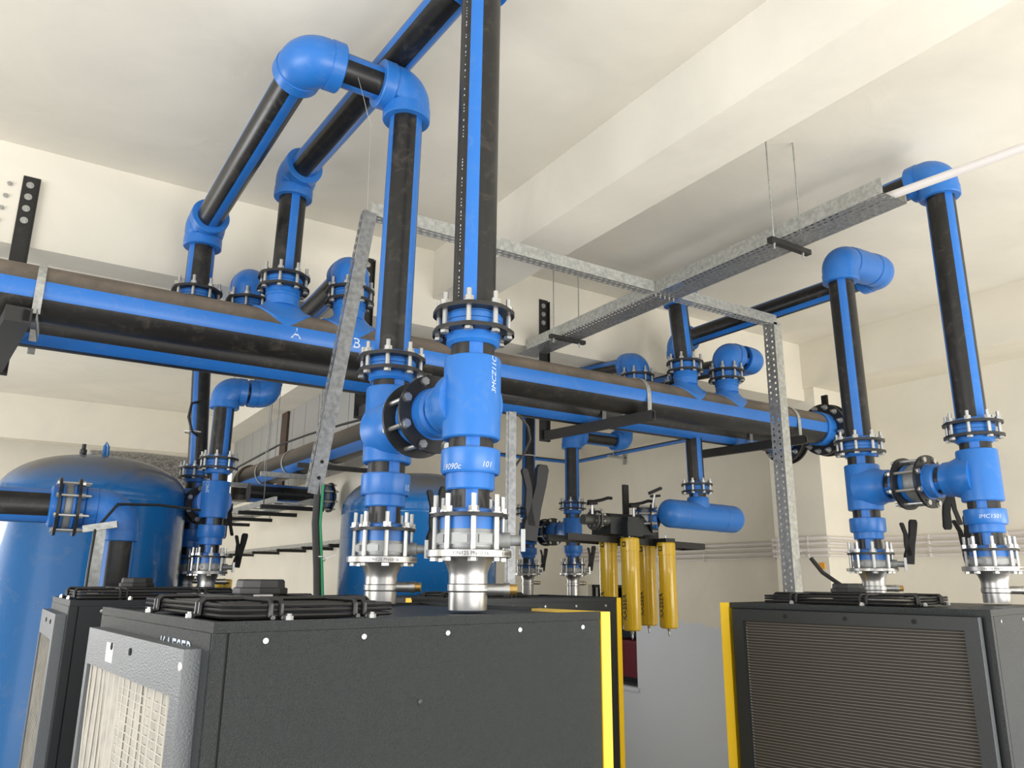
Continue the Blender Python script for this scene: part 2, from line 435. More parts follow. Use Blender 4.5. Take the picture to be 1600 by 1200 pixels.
def lobes(n, amp, ph=0.5):
    return lambda a: 1 + amp*math.cos(n*(a) - 2*PI*ph)
def stub_g(g, p, d, rp=RP, long=0.055, lip=0.128):
    """stub end: wide face at p, neck runs along d"""
    g.lathe([(0, lip), (0.018, lip), (0.022, lip*.94), (0.030, lip*.94)], p, d, 40)
    g.lathe([(0.024, rp*1.20), (long, rp*1.20), (long+.008, rp*1.05)], p, d, 40)
    return g
def flange_joint(p, d, label, gap=0.088, R=0.178, n=8, over=0.065, rp=RP, below=0.075, above=0.055, lip=0.130, group=None, name='flange_joint', t=0.018, x=None, wafer=None, phase=0.5, br=0.0115, lob=.018, group2=None):
    p = Vector(p); d = Vector(d).normalized()
    o = thing(name, p, label, 'flange', group)
    for s, ln in ((-1, below), (1, above)):
        q = p + d*(s*gap/2)
        face = p + d*(s*(wafer or 0.003)/2)
        g = G(); k = rp/0.095
        # stub end from the mid plane through the ring and on as a collar
        L = (q-face).length
        g.lathe([(0, lip), (L-.020, lip), (L-.012, lip*.95), (L+.010, lip*.95)], face, d*s, 40)
        g.lathe([(0, rp*1.20), (L+ln-.012, rp*1.24), (L+ln-.006, rp*1.16), (L+ln, rp*1.08)], face, d*s, 40)
        g.part('stub_end', m_blue, o)
        G().ring(q, d, lip*0.93, R, t, 64, rfun=lobes(n, lob, phase), x=x).part('backing_ring', m_ring, o)
    if wafer:
        valve_body(o, p, d, wafer, rp)
    bolts(o, p, d, n, R*0.865, -gap/2 - t/2, gap/2 + t/2, over, br, x=x, phase=phase)
    return o
def valve_body(o, p, d, wafer, rp):
    g = G(); g.lathe([(-wafer/2, rp*1.30), (-wafer*.3, rp*1.36), (wafer*.3, rp*1.36), (wafer/2, rp*1.30)], p, d, 36)
    return g.part('valve_body', m_castal, o)

def lever(parent, p, axis, d, L=0.30, s=1.0):
    """two-blade lock lever: pivot p, opening along d, plates stacked along axis"""
    p = Vector(p); d = Vector(d).normalized(); ax = Vector(axis).normalized(); sd = d.cross(ax).normalized()
    g = G()
    def blade(pts, wds, off, th):
        vs = []
        for (a, b), w_ in zip(pts, wds):
            c = p + d*a*s + sd*b*s + ax*off
            for sx in (-1, 1):
                for st in (-1, 1): vs.append(c + sd*(sx*w_/2*s) + ax*(st*th/2))
        fs = []
        for i in range(len(pts)-1):
            o_ = 4*i
            fs += [(o_, o_+1, o_+5, o_+4), (o_+2, o_+6, o_+7, o_+3), (o_, o_+4, o_+6, o_+2), (o_+1, o_+3, o_+7, o_+5)]
        fs += [(0, 2, 3, 1), (len(vs)-4, len(vs)-3, len(vs)-1, len(vs)-2)]
        g.add(vs, fs)
    blade([(-.03, 0), (.03, 0), (.10, .012), (.2, .03), (L-.02, .034), (L, .034)], [.06, .068, .052, .048, .054, .034], 0, .028)
    blade([(.03, .0), (.10, -.02), (.18, -.026), (L*.86, -.052), (L*.90, -.054)], [.036, .032, .028, .030, .018], .006, .016)
    return g.part('lever_handle', m_handle, parent, 'black two-blade lever handle')

def text_g(s, size):
    cu_ = bpy.data.curves.new('txt', 'FONT'); cu_.body = s; cu_.size = size; cu_.resolution_u = 3
    o = bpy.data.objects.new('txt', cu_); C.objects.link(o)
    bpy.context.view_layer.update()
    me = bpy.data.meshes.new_from_object(o.evaluated_get(bpy.context.evaluated_depsgraph_get()))
    vs = [tuple(v.co) for v in me.vertices]; fs = [tuple(p.vertices) for p in me.polygons]
    bpy.data.objects.remove(o); bpy.data.curves.remove(cu_); bpy.data.meshes.remove(me)
    return vs, fs
def text_cyl(parent, s, size, c, axis, r, x, along=True, mat_=None, name='lettering', flip=False, italic=0.0, bold=0.0):
    """text laid on a cylinder of radius r around axis through c; x = direction of text start; along: line runs along the axis"""
    vs, fs = text_g(s, size); ax = Vector(axis).normalized(); bx = Vector(x); bx = (bx - ax*bx.dot(ax)).normalized(); by = ax.cross(bx)
    g = G(); out = []
    for X, Y, _ in vs:
        X += italic*Y
        t, u = (X, -Y) if along else (Y, X)      # along axis, around
        if flip: t, u = -t, -u
        a = u/r
        out.append(Vector(c) + ax*t + (bx*math.cos(a) + by*math.sin(a))*(r+.0008))
    g.add(out, fs)
    if bold:
        for dx in (-bold, bold): g.add([q + ax*dx*(0 if along else 1) + by*dx*(1 if along else 0) for q in out], fs)
    return g.part(name, mat_ or m_chalk, parent, stuff=False)

# levels of a riser base (heights above the floor)
LV = dict(sf0=1.775, sf1=1.806, vt=1.878, ring=1.918, st=1.958, pt=2.035, rs=2.085, rt=2.19, tb=2.243, br=2.41, tt=2.585, nk=2.635, r1=2.715, r2=2.80, ct=2.835)
def riser(X, Y, zb, where, bdir, lv=None, stripe=0.0, nozzle=(1, 0, 0), lever_at=None, top=None, steel_part='stainless steel', marks=True, group=True):
    v = dict(LV); v.update(lv or {})
    P = Vector((X, Y, 0)); up = Vector((0, 0, 1)); bd = Vector(bdir).normalized()
    Z = lambda k: P + up*v[k]
    # steel outlet pipe with weld neck flange
    o = thing('steel_pipe', P + up*zb, 'stainless steel outlet pipe ' + where, 'pipe', 'steel outlet pipes of the compressors')
    h_ = v['sf0']
    G().lathe([(0, .0785), (h_-.135-zb, .0785)], P + up*zb, up, 48).part('pipe', m_steel, o)
    G().lathe([(0, .0785), (.006, .083), (.03, .083), (.034, .0785), (.06, .0785), (.075, .079), (.11, .092), (.135, .108)], P + up*(h_-.135), up, 48).part('weld_neck', m_steel, o)
    G().lathe([(0, .168), (.003, .175), (v['sf1']-h_-.003, .175), (v['sf1']-h_, .168)], Z('sf0'), up, 56).part('flange', m_steel, o)
    nz = Vector(nozzle).normalized()
    G().lathe([(0, .024), (.075, .024), (.075, .027), (.10, .027)], P + up*(1.66) + nz*.07, nz, 20).part('side_nozzle', m_steel, o)
    G().lathe([(0, .022), (.03, .022)], P + up*1.66 + nz*.17, nz, 12).part('plug', m_brass, o, 'brass plug in the side nozzle')
    if marks:
        for i, (s, a0) in enumerate((('DN125 PN10/16', -.35), ('1.4404 EN1092-1', .75))):
            text_cyl(o, s, 0.021, P + up*(h_+.008), up, .175, view_x(P, a0), along=False, mat_=m_ink, name='stamped_lettering')
    # butterfly valve
    vb = thing('butterfly_valve', Z('sf1'), 'grey butterfly valve with black lever ' + where, 'valve', 'butterfly valves above the steel flanges')
    H = v['vt']-v['sf1']
    g = G(); g.lathe([(0, .118), (.006, .122), (H*.25, .122), (H*.25, .131), (H*.8, .131), (H*.8, .122), (H, .120)], Z('sf1'), up, 48)
    g.part('valve_body', m_castal, vb)
    for k in range(8):
        a = 2*PI*k/8
        q = P + up*(v['sf1']+H*.52) + Vector((math.cos(a), math.sin(a), 0))*.128
        G().bar(q - up*H*.2, q + up*H*.2, .06, .014, up=(math.cos(a), math.sin(a), 0)).part('raised_pad', m_castal, vb)
    ld = Vector(lever_at or (1, 0, 0)).normalized()
    zc = up*(v['sf1']+H*.5)
    g = G(); g.lathe([(0, .032), (.06, .032), (.06, .022), (.11, .022)], P + zc + ld*.11, ld, 20); g.part('shaft_neck', m_castal, vb)
    g = G(); g.bar(P + zc + ld*.222 - up*.045, P + zc + ld*.222 + up*.045, .018, .07, up=ld.cross(up)); g.part('notch_plate', m_zinc, vb)
    lever(vb, P + zc + ld*.25 + up*.03, -P*.9/P.length + ld*.45, up*1.0 + ld*.08, 0.29)
    # single flange above the valve
    o = thing('flange_joint', Z('vt'), 'single black flange ring bolted over the valve ' + where, 'flange', 'flanges bolted over the butterfly valves')
    g = G(); g.lathe([(0, .122), (v['ring']-v['vt']+.012, .122), (v['ring']-v['vt']+.016, .116)], Z('vt'), up, 44)
    g.lathe([(0, .108), (v['st']-v['ring']-.012, .110), (v['st']-v['ring']-.004, .100), (v['st']-v['ring'], .085)], Z('ring'), up, 44)
    g.part('stub_end', m_blue, o)
    G().ring(Z('ring')+up*.002, up, .108, .160, .015, 64).part('backing_ring', m_ring, o)
    bolts(o, P + up*v['sf0'], up, 8, .140, 0, v['ring']-v['sf0']+.010, .075, .0115, x=view_x(P, 0.0), phase=0.15)
    # tee with reducer
    o = thing('tee_fitting', Z('st'), 'blue tee with reducer coupling ' + where, 'pipe fitting', 'tee fittings over the compressors')
    sx = view_x(P, stripe)
    pipe('lower_neck', o, Z('st'), P + up*(v['pt']+.01), .082, sx)
    g = G(); g.lathe([(0, .098), (.006, .103), (v['rs']-v['pt'], .103), (v['rs']-v['pt'], .118), (v['rs']-v['pt']+.010, .125), (v['rt']-v['pt']-.006, .125), (v['rt']-v['pt'], .119)], Z('pt'), up, 48)
    red = g.part('reducer_coupling', m_blue, o)
    pipe('middle_neck', o, P + up*(v['rt']-.005), P + up*(v['tb']+.005), RP, view_x(P, stripe-.02))
    h_ = v['tt']-v['tb']
    g = G(); g.lathe([(0, .118), (.006, .124), (h_-.012, .124), (h_-.003, .120), (h_, .112)], Z('tb'), up, 56)
    g.lathe([(.0, .158), (.055, .152), (.10, .146), (.14, .131), (.17, .120), (.215, .118), (.222, .110)], Z('br'), bd, 48)
    tee = g.part('tee_body', m_blue, o)
    pipe('upper_neck', o, P + up*(v['tt']-.005), P + up*(v['nk']+.01), RP, view_x(P, stripe+.05))
    pipe('branch_neck', o, P + up*v['br'] + bd*.215, P + up*v['br'] + bd*.27, RP, up)
    # upper flange pair
    mid = (v['r1']+v['r2'])/2
    flange_joint(P + up*mid, up, 'black flange pair above the tee ' + where, gap=v['r2']-v['r1'], over=.06, below=v['r1']-v['nk']-.005, above=.035, x=view_x(P, 0.25), group='flange pairs on the risers')
    return v, o, tee, red

# ================================================================ the room
FZ = -0.32; CZ = 4.84
FL = -1.5
G().box((-6, -4, FL-.1), (13, 17, FL)).struct('floor', m_floor)
G().box((-6, -4, CZ), (9.8, 17, CZ+.15)).struct('ceiling', m_ceil)
wy0, wy1, wz0, wz1 = 10.75, 12.1, -0.10, 1.62     # opening in the right wall
g = G(); g.box((9.5, -4, FL), (9.75, wy0, CZ)); g.box((9.5, wy1, FL), (9.75, 17, CZ)); g.box((9.5, wy0, FL), (9.75, wy1, wz0)); g.box((9.5, wy0, wz1), (9.75, wy1, CZ))
g.struct('wall_right', m_wall_r)
G().box((3.62, 12.4, FL), (9.5, 12.6, CZ)).struct('wall_back', m_wall)
G().box((-6, 16.8, FL), (3.62, 17, CZ)).struct('wall_back.001', m_wall)
G().box((3.56, 8.9, FL), (3.74, 16.8, 3.05)).struct('wall_partition', m_wall)
G().box((-6.2, 4.5, FL), (-6, 17, CZ)).struct('wall_left', m_wall)
G().box((3.13, -4, 4.34), (3.59, 16.8, CZ)).struct('trim_1', m_ceil)
G().box((-6, 6.35, 4.05), (9.5, 6.68, CZ)).struct('trim_2', m_wall)
G().box((8.70, -4, 4.22), (9.5, 6.35, CZ)).struct('trim_3', m_wall)
G().box((8.72, 6.2, FL), (9.5, 7.0, 4.22)).struct('trim_4', m_wall)
G().box((-6, 16.0, 4.05), (3.62, 16.35, CZ)).struct('trim_5', m_wall)
# grey panels over the partition wall, each one a piece
pan = thing('panel_wall', (3.66, 9.0, 3.05), 'row of grey wall panels under the far end of the ceiling beam', 'wall panels')
y = 9.0
while y < 15.9:
    G().box((3.56, y+.008, 3.05), (3.60, min(y+.62, 16.0)-.008, 4.338)).part('panel', m_panel, pan); y += .62
G().box((3.60, 8.98, 3.05), (3.63, 16.0, 4.338)).part('backing_board', m_darkin, pan)
G().box((3.52, 12.30, 2.75), (3.56, 12.62, 4.338)).part('post', m_brown, pan, 'dark brown post in front of the panels')

# window in the right wall with what stands outside it
G().box((9.46, wy0-.03, wz0-.06), (9.78, wy1+.03, wz0-.001)).struct('window_1', m_wall_r)
wf = C.objects['window_1']
g = G(); g.box((9.60, wy0, wz0), (9.65, wy0+.05, wz1)); g.box((9.60, wy1-.05, wz0), (9.65, wy1, wz1)); g.box((9.60, wy0, wz1-.05), (9.65, wy1, wz1)); g.box((9.60, wy0, wz0), (9.65, wy1, wz0+.05))
g.part('window_frame', m_dark, wf)
g = G(); g.box((10.9, 9.2, FZ), (11.0, 15.2, 3.0)); g.box((9.76, 9.1, FZ), (11.0, 9.2, 3.0)); g.box((9.76, 15.2, FZ), (11.0, 15.3, 3.0)); g.box((9.76, 9.1, 3.0), (11.0, 15.3, 3.1))  # dark enclosure added outside the opening to keep daylight off what shows
g.struct('wall_blackout', m_darkin)
bn = thing('storage_tub', (10.15, 11.3, FZ), 'dark red plastic tub behind the opening in the right wall', 'tub')
g = G(); z0, z1 = FZ+.30, .62
g.add([(9.95,10.9,z0),(10.35,10.9,z0),(10.35,11.9,z0),(9.95,11.9,z0),(9.9,10.82,z1),(10.4,10.82,z1),(10.4,11.98,z1),(9.9,11.98,z1)], [(0,3,2,1),(4,5,6,7),(0,1,5,4),(1,2,6,5),(2,3,7,6),(3,0,4,7)])
g.part('tub_body', m_red, bn)
G().box((9.87, 10.79, z1-.05), (10.43, 12.01, z1+.01)).part('rim', m_red, bn)
for sx in (9.97, 10.33):
    for sy in (10.95, 11.85): G().lathe([(0, .012), (z0-FZ, .012)], (sx, sy, FZ), (0,0,1), 8).part('leg', m_darkin, bn)
cr_ = thing('car', (10.7, 12.4, FZ), 'dark blue grey car glimpsed through the opening in the right wall', 'car')
g = G(); prof = [(10.6, .25), (10.62, .62), (11.1, .78), (11.5, 1.12), (12.7, 1.16), (13.2, .82), (13.9, .74), (14.0, .3)]
vs = [(10.46, a, b) for a, b in prof] + [(10.86, a, b) for a, b in prof]; n = len(prof)
g.add(vs, [tuple(reversed(range(n))), tuple(range(n, 2*n))] + [(i, (i+1) % n, n+(i+1) % n, n+i) for i in range(n)]); g.part('car_body', m_car, cr_)
for yy in (11.2, 13.3): G().lathe([(0, .27), (.05, .30), (.10, .27)], (10.40, yy, .05), (1,0,0), 24).part('wheel', m_rub, cr_)
G().box((10.452, 11.55, .84), (10.46, 12.6, 1.08)).part('side_window', m_glass, cr_)

# ================================================================ headers
HZ = 3.34; HR = 0.17
def header(Yh, x0, x1, stripe_el, label, where):
    o = thing('header_pipe', (x0, Yh, HZ), label, 'pipe')
    e = math.radians(stripe_el); sx = Vector((0, -math.cos(e), math.sin(e)))
    pipe_g(G(), (x0, Yh, HZ), (x1-.09, Yh, HZ), HR, sx).part('pipe', [m_blackH, m_blueS], o)
    g = G(); g.lathe([(0, HR*1.10), (.05, HR*1.10), (.055, HR*1.0), (.09, HR*1.0)][::1], (x1-.15, Yh, HZ), (1,0,0), 48)
    g.lathe([(0, HR*1.08), (.12, HR*1.08)], (x1-.12, Yh, HZ), (1,0,0), 48)
    g.part('stub_end', m_blue, o)
    G().ring((x1, Yh, HZ), (1,0,0), HR*1.06, .285, .028, 72).part('backing_ring', m_ring, o)
    g = G(); g.lathe([(0, .262), (.006, .268), (.03, .268), (.034, .262)], (x1+.05, Yh, HZ), (1,0,0), 64)
    g.lathe([(0, .282), (.006, .290), (.024, .290), (.03, .284)], (x1+.085, Yh, HZ), (1,0,0), 64)
    g.part('blind_flange', m_ring, o)
    bolts(o, (x1, Yh, HZ), (-1,0,0), 12, .245, -.115, .016, .06, .013)
    return o, sx
h1, s1 = header(5.2, -4.5, 7.42, -7, 'large black blue-striped header pipe, the nearer of the two under the ceiling', '')
G().bar((7.50, 5.2, HZ+.24), (7.50, 5.2, HZ+.40), .07, .03, up=(1,0,0)).part('valve_lever', m_handle, h1, 'stubby black lever on top of the end flange')
h2, s2 = header(5.84, -4.5, 7.55, -57, 'large black blue-striped header pipe, the farther one beside the ring beam', '')
g = G(); g.lathe([(0, HR*1.06), (.008, HR*1.11), (.412, HR*1.11), (.42, HR*1.06)], (2.98, 5.84, HZ), (1,0,0), 56); g.part('coupling_sleeve', m_blue, h2)
# chalk letters
text_cyl(h1, 'A', .105, (1.42, 5.2, HZ), (1,0,0), HR, (0, -1, -.30), name='chalk_letter')
text_cyl(h1, 'B', .105, (1.86, 5.2, HZ), (1,0,0), HR, (0, -1, -.26), name='chalk_letter')

def saddle(X, Yh, label, r=0.112, top=3.655):
    o = thing('saddle_fitting', (X, Yh, HZ+HR), label, 'pipe fitting', 'saddle fittings on the header pipes')
    g = G(); Rs = .205; N = 40; M = 9; vs = []
    rh = HR + .010
    def zt(x, y, add=0): return HZ + math.sqrt(max(0, (rh+add)**2 - y*y))
    for i in range(M+1):
        t = i/M; rho = r*0.9 + (Rs - r*0.9)*t
        for k in range(N):
            a = 2*PI*k/N
            x_, y_ = rho*math.cos(a), min(.168, max(-.168, rho*.82*math.sin(a)))
            lift = .075*(1-t)**2.2
            vs.append((X+x_, Yh+y_, zt(x_, y_) + lift))
    for k in range(N):
        a = 2*PI*k/N; x_, y_ = Rs*math.cos(a), min(.168, max(-.168, Rs*.82*math.sin(a))); vs.append((X+x_*1.0, Yh+y_, zt(x_, y_, -.016)))
    fs = []
    for i in range(M+1):
        for k in range(N):
            k2 = (k+1) % N; fs.append((i*N+k, (i+1)*N+k, (i+1)*N+k2, i*N+k2))
    g.add(vs, fs, 0, True); g.part('saddle', m_blue, o)
    z0 = HZ + rh + .03
    G().lathe([(0, r), (top-z0-.04, r), (top-z0-.036, r*1.06), (top-z0-.01, r*1.06), (top-z0, r)], (X, Yh, z0), (0,0,1), 44).part('neck', m_blue, o)
    return o
def hflange(X, Yh, label, zc=3.725, gap=.088):
    return flange_joint((X, Yh, zc), (0,0,1), label, gap=gap, over=.07, below=.045, above=.035, x=view_x((X, Yh), .2), group='flange pairs on top of the headers')

# ================================================================ risers of the near compressor
AX, AY = 1.58, 3.67; BX, BY = 1.59, 2.81
ZT = 1.58
vB, oB, teeB, redB = riser(BX, BY, ZT, 'on the nearest compressor, closest riser', (-.01, .99, 0), dict(sf0=1.784, sf1=1.815, vt=1.897, ring=1.95, st=1.984, pt=2.058, rs=2.125, rt=2.229, tb=2.272, br=2.445, tt=2.629, nk=2.679, r1=2.741, r2=2.833, ct=2.86), stripe=.10, nozzle=(.84, -.54, 0), lever_at=(.85, -.52, 0))
vA, oA, teeA, redA = riser(AX, AY, ZT, 'on the nearest compressor, riser behind', (.01, -.99, 0), dict(sf0=1.774, sf1=1.806, vt=1.881, ring=1.935, st=1.97, pt=2.05, rs=2.109, rt=2.217, tb=2.273, br=2.445, tt=2.671, nk=2.70, r1=2.752, r2=2.829, ct=2.854), stripe=.45, nozzle=(.84, -.54, 0), lever_at=(.85, -.52, 0))
def branch(p, q, z, label, lev=None):
    p = Vector((p[0], p[1], z)); q = Vector((q[0], q[1], z)); d = (q-p).normalized(); L = (q-p).length
    c = (p+q)/2
    o = flange_joint(c, d, label, gap=.17, R=.185, over=.05, below=max(.05, L/2-.26-.085), above=max(.05, L/2-.26-.085), wafer=.08, x=(0,0,1), lob=.004, group='branch joints between paired risers')
    if lev:
        lv_ = Vector(lev)
        g = G(); g.lathe([(0, .022), (.12, .022)], c + lv_*.12, lv_, 16); g.part('shaft_neck', m_castal, o)
        lever(o, c + lv_*.25, Vector((-c.x, -c.y, 0)).normalized() + lv_*.4, (0, 0, -1), .32)
    return o
branch((BX, BY), (AX, AY), 2.445, 'thick black flange pair joining the two nearest tees, big washers facing the camera')
# upper runs
upz = Vector((0, 0, 1))
def run(name_label, pts, rp=RP, stripes=None, cat='pipe', group=None, first_gap=0.0, last_gap=0.0, prints=None, name='air_pipe', mats=None):
    """pipe run with an elbow at every inner point; returns the thing"""
    pts = [Vector(p) for p in pts]
    o = thing(name, pts[0], name_label, cat, group)
    for i in range(len(pts)-1):
        a, b = pts[i], pts[i+1]; d = (b-a).normalized()
        a2 = a + d*(0.15 if i > 0 else first_gap); b2 = b - d*(0.15 if i < len(pts)-2 else last_gap)
        s = stripes[i] if stripes else Vector((0, 0, -1))
        if isinstance(s, (int, float)): s = view_d(a, b, s)
        if (b2-a2).length > 0.01:
            pipe('pipe', o, a2, b2, rp, s, mats)
            if prints and i in prints: print_line(o, a2, b2, rp, s, prints[i])
        if i < len(pts)-2: elbow(o, b, -d, (pts[i+2]-b).normalized(), r=rp*1.38, Rc=rp*1.18)
    return o
runA = run('striped riser with two elbows in front of the ceiling, leading back to the farther header',
    [(AX, AY, 2.83), (1.60, AY, 4.46), (1.00, AY, 4.46), (0.92, 5.84, 4.31), (0.92, 5.84, 3.77)],
    stripes=[view_x((AX, AY), .83), .87, .50, view_x((.92, 5.84), -.8)], first_gap=.02, prints={3: 62})
runB = run('tall striped riser nearest the camera, leaving the top of the picture and running back',
    [(BX, BY, 2.84), (1.585, BY-.02, 4.70), (1.40, 5.2, 4.58), (1.39, 5.2, 3.77)],
    stripes=[view_x((BX, BY), -.20), -.87, view_x((1.4, 5.2), .22)], first_gap=.02, prints={0: -34, 1: 30})
saddle(0.92, 5.84, 'blue saddle fitting on the farther header, leftmost')
hflange(0.92, 5.84, 'black bolted flange pair half hidden behind the header, leftmost')
saddle(1.385, 5.2, 'blue saddle fitting on the nearer header above the chalk letter A')
hflange(1.385, 5.2, 'black bolted flange pair on the nearer header above the chalk letter A')
# third riser: elbow on the header, run going back to the far compressor
saddle(1.88, 5.2, 'blue saddle fitting on the nearer header above the chalk letter B')
hflange(1.88, 5.2, 'black bolted flange pair above the chalk letter B, crossed by the hanging strip')
FX1, FY1 = 1.57, 7.65; FX2, FY2 = 1.535, 8.50
run('striped pipe from the elbow above chalk letter B, sloping away behind the headers',
    [(1.88, 5.2, 3.77), (1.88, 5.2, 3.94), (1.97, FY1, 3.94), (1.97, FY1, 3.47), (FX1, FY1, 3.47), (FX1, FY1, 2.80)],
    stripes=[(0,-1,0), Vector((-.75, 0, .35)), (-1,0,0), (0,-.3,-1) , view_x((FX1, FY1), .55)], first_gap=.02, last_gap=.02)
saddle(1.31, 5.84, 'blue saddle fitting on the farther header, behind the A riser')
hflange(1.31, 5.84, 'black bolted flange pair on the farther header, behind the A riser')
run('blue-striped pipe from the low elbow left of riser A down to the far left tees',
    [(1.31, 5.84, 3.77), (1.31, 5.84, 3.93), (1.46, FY2, 4.06), (FX2, FY2, 2.81)],
    stripes=[(0,-1,0), Vector((-.6, 0, .5)), view_x((FX2, FY2), -.55)], first_gap=.02, last_gap=.02, prints={2: -38+75})

# ================================================================ risers of the right compressor
CX, CY = 5.35, 3.45; DX, DY = 5.33, 2.60
riser(DX, DY, ZT, 'on the right compressor, rightmost riser', (.02, .99, 0), dict(sf0=1.774, sf1=1.806, vt=1.866, ring=1.907, st=1.939, pt=2.016, rs=2.07, rt=2.168, tb=2.218, br=2.385, tt=2.56, nk=2.60, r1=2.648, r2=2.735, ct=2.761), stripe=-.1, nozzle=(.6, -.8, 0), lever_at=(.55, .83, 0))
riser(CX, CY, ZT, 'on the right compressor, left-hand riser', (-.02, -.99, 0), dict(sf0=1.778, sf1=1.801, vt=1.86, ring=1.902, st=1.939, pt=2.008, rs=2.059, rt=2.163, tb=2.219, br=2.385, tt=2.56, nk=2.614, r1=2.653, r2=2.737, ct=2.767), stripe=-.05, nozzle=(.8, -.6, 0), lever_at=(.55, -.83, 0))
branch((DX, DY), (CX, CY), 2.385, 'open-spaced black flange pair with long studs between the two right tees', lev=(.95, -.3, 0))
run('tall striped riser at the right edge with its run crossing behind the perforated tray',
    [(DX, DY, 2.75), (DX, DY, 4.59), (5.25, 5.2, 4.54), (5.33, 5.2, 3.77)],
    stripes=[view_x((DX, DY), .62), -.7, view_x((5.33, 5.2), .62)], first_gap=.02, prints={2: -36})
run('striped riser with double elbow second from the right, run sloping down behind the slotted frame',
    [(CX, CY, 2.75), (CX-.02, CY, 4.22), (5.93, CY, 4.26), (5.91, 5.84, 4.26), (5.90, 5.84, 3.77)],
    stripes=[view_x((CX, CY), .05), (0,-.5,1), -.62, (-1,-.4,0)], first_gap=.02)
oc = [o for o in C.objects if o.get('label', '').startswith('striped riser with double elbow')][0]
G().lathe([(0, .128), (.004, .134), (.236, .134), (.24, .128)], (5.50, CY, 4.238), (1, 0, .03), 40).part('coupling_sleeve', m_blue, oc)
saddle(5.33, 5.2, 'blue saddle fitting on the nearer header under the right slotted frame')
hflange(5.33, 5.2, 'black bolted flange pair under the riser that passes behind the tray crossing')
saddle(5.90, 5.84, 'blue saddle fitting on the farther header, rightmost')
hflange(5.90, 5.84, 'black bolted flange pair on the farther header, rightmost and hidden')
saddle(5.91, 5.2, 'blue saddle fitting on the nearer header, last before the end flange')
hflange(5.91, 5.2, 'black bolted flange pair on the nearer header, last before the end flange')
HX, HY = 6.2, 8.2; JX, JY = 6.2, 9.25
fl2 = {k: round(1.7 + (v-1.7)*.90 - .005, 3) for k, v in LV.items()}
run('short blue twin-elbow pipe on the nearer header left of the slotted post',
    [(5.91, 5.2, 3.77), (5.91, 5.2, 3.955), (6.36, 5.2, 3.955), (6.21, JY, 4.25), (JX, JY, fl2['ct']-.02)],
    stripes=[(0,-1,0), (0,0,1), (-1,0,-.5), view_x((JX, JY), .95)], first_gap=.02)
saddle(5.28, 5.84, 'blue saddle fitting on the farther header behind the strap')
hflange(5.28, 5.84, 'black bolted flange pair on the farther header right of the strap')
run('pipe from the low blue elbow right of the strap, running back past the header',
    [(5.28, 5.84, 3.77), (5.28, 5.84, 3.90), (5.28, HY, 4.12), (7.12, HY, 4.12), (7.12, HY, 3.60), (HX, HY, 3.60), (HX, HY, 2.62)],
    stripes=[(0,-1,0), (-.7,0,.4), (0,0,1), (0,-1,0), (0,-.7,.6), view_x((HX, HY), -.9)], first_gap=.02, last_gap=.02, prints={5: 40})

# ================================================================ risers of the far compressors
flow = dict(sf0=1.727, sf1=1.755, vt=1.824, ring=1.88, st=1.918, pt=1.99, rs=2.055, rt=2.17, tb=2.235, br=2.39, tt=2.579, nk=2.64, r1=2.70, r2=2.79, ct=2.82)
riser(FX1, FY1, 1.46, 'at far left, front of the pair', (0, .99, 0), flow, stripe=-.25, nozzle=(1, 0, 0), lever_at=(1, -.1, 0))
riser(FX2, FY2, 1.46, 'at far left, rear of the pair', (0, -.99, 0), flow, stripe=.3, nozzle=(1, 0, 0), lever_at=(.5, .86, 0))
branch((FX1, FY1), (FX2, FY2), flow['br'], 'black bolted flange pair joining the far left tees', lev=(1, 0, 0))
fl2 = {k: round(1.7 + (v-1.7)*.90 - .005, 3) for k, v in LV.items()}
riser(HX, HY, 1.46, 'left of the yellow filters, front riser', (0, .99, 0), fl2, stripe=-.05, nozzle=(1, 0, 0), lever_at=(1, -.2, 0))
riser(JX, JY, 1.46, 'left of the yellow filters, rear riser', (0, -.99, 0), fl2, stripe=.5, nozzle=(1, 0, 0), lever_at=(1, 0, 0))
branch((HX, HY), (JX, JY), fl2['br'], 'black bolted flange pair left of the yellow filters')

# ================================================================ capped vessel and its riser
vs_ = thing('capped_pipe_tee', (6.1, 5.84, 2.23), 'fat blue tee with two domed end caps lying in front of the right wall', 'pipe fitting')
g = G(); r_ = .145
def dome(n=7, r=r_): return [(r*.75*(1-math.cos(PI/2*i/n)), r*math.sin(PI/2*i/n)) for i in range(n+1)]
dl = dome(); L_ = 1.14
prof = dl + [(.28, r_), (.283, r_*1.015), (.30, r_*1.015), (.303, r_), (L_-.303, r_), (L_-.30, r_*1.015), (L_-.283, r_*1.015), (L_-.28, r_)] + [(L_-t, rr) for t, rr in reversed(dl)]
prof[0] = (0, 0.001); prof[-1] = (L_, 0.001)
g.lathe(prof, (5.56, 5.84, 2.375), (1, -.0, -.02), 44)
g.lathe([(0, .125), (.10, .118), (.15, .112), (.16, .105)], (6.08, 5.84, 2.40), upz, 40)
g.part('tee_body', m_blue, vs_)
pipe('neck', vs_, (6.08, 5.84, 2.55), (6.08, 5.84, 2.60), .088, (0,1,0))
flange_joint((6.075, 5.84, 2.655), upz, 'black bolted flange pair above the fat capped tee', gap=.075, R=.165, over=.05, below=.02, above=.03, rp=.088, lip=.12, x=view_x((6.07, 5.84), .1))
run('short striped pipe dropping from the farther header to the capped tee', [(6.07, 5.84, 2.70), (6.06, 5.84, 3.20)], rp=.088, stripes=[view_x((6.07, 5.84), .62)])

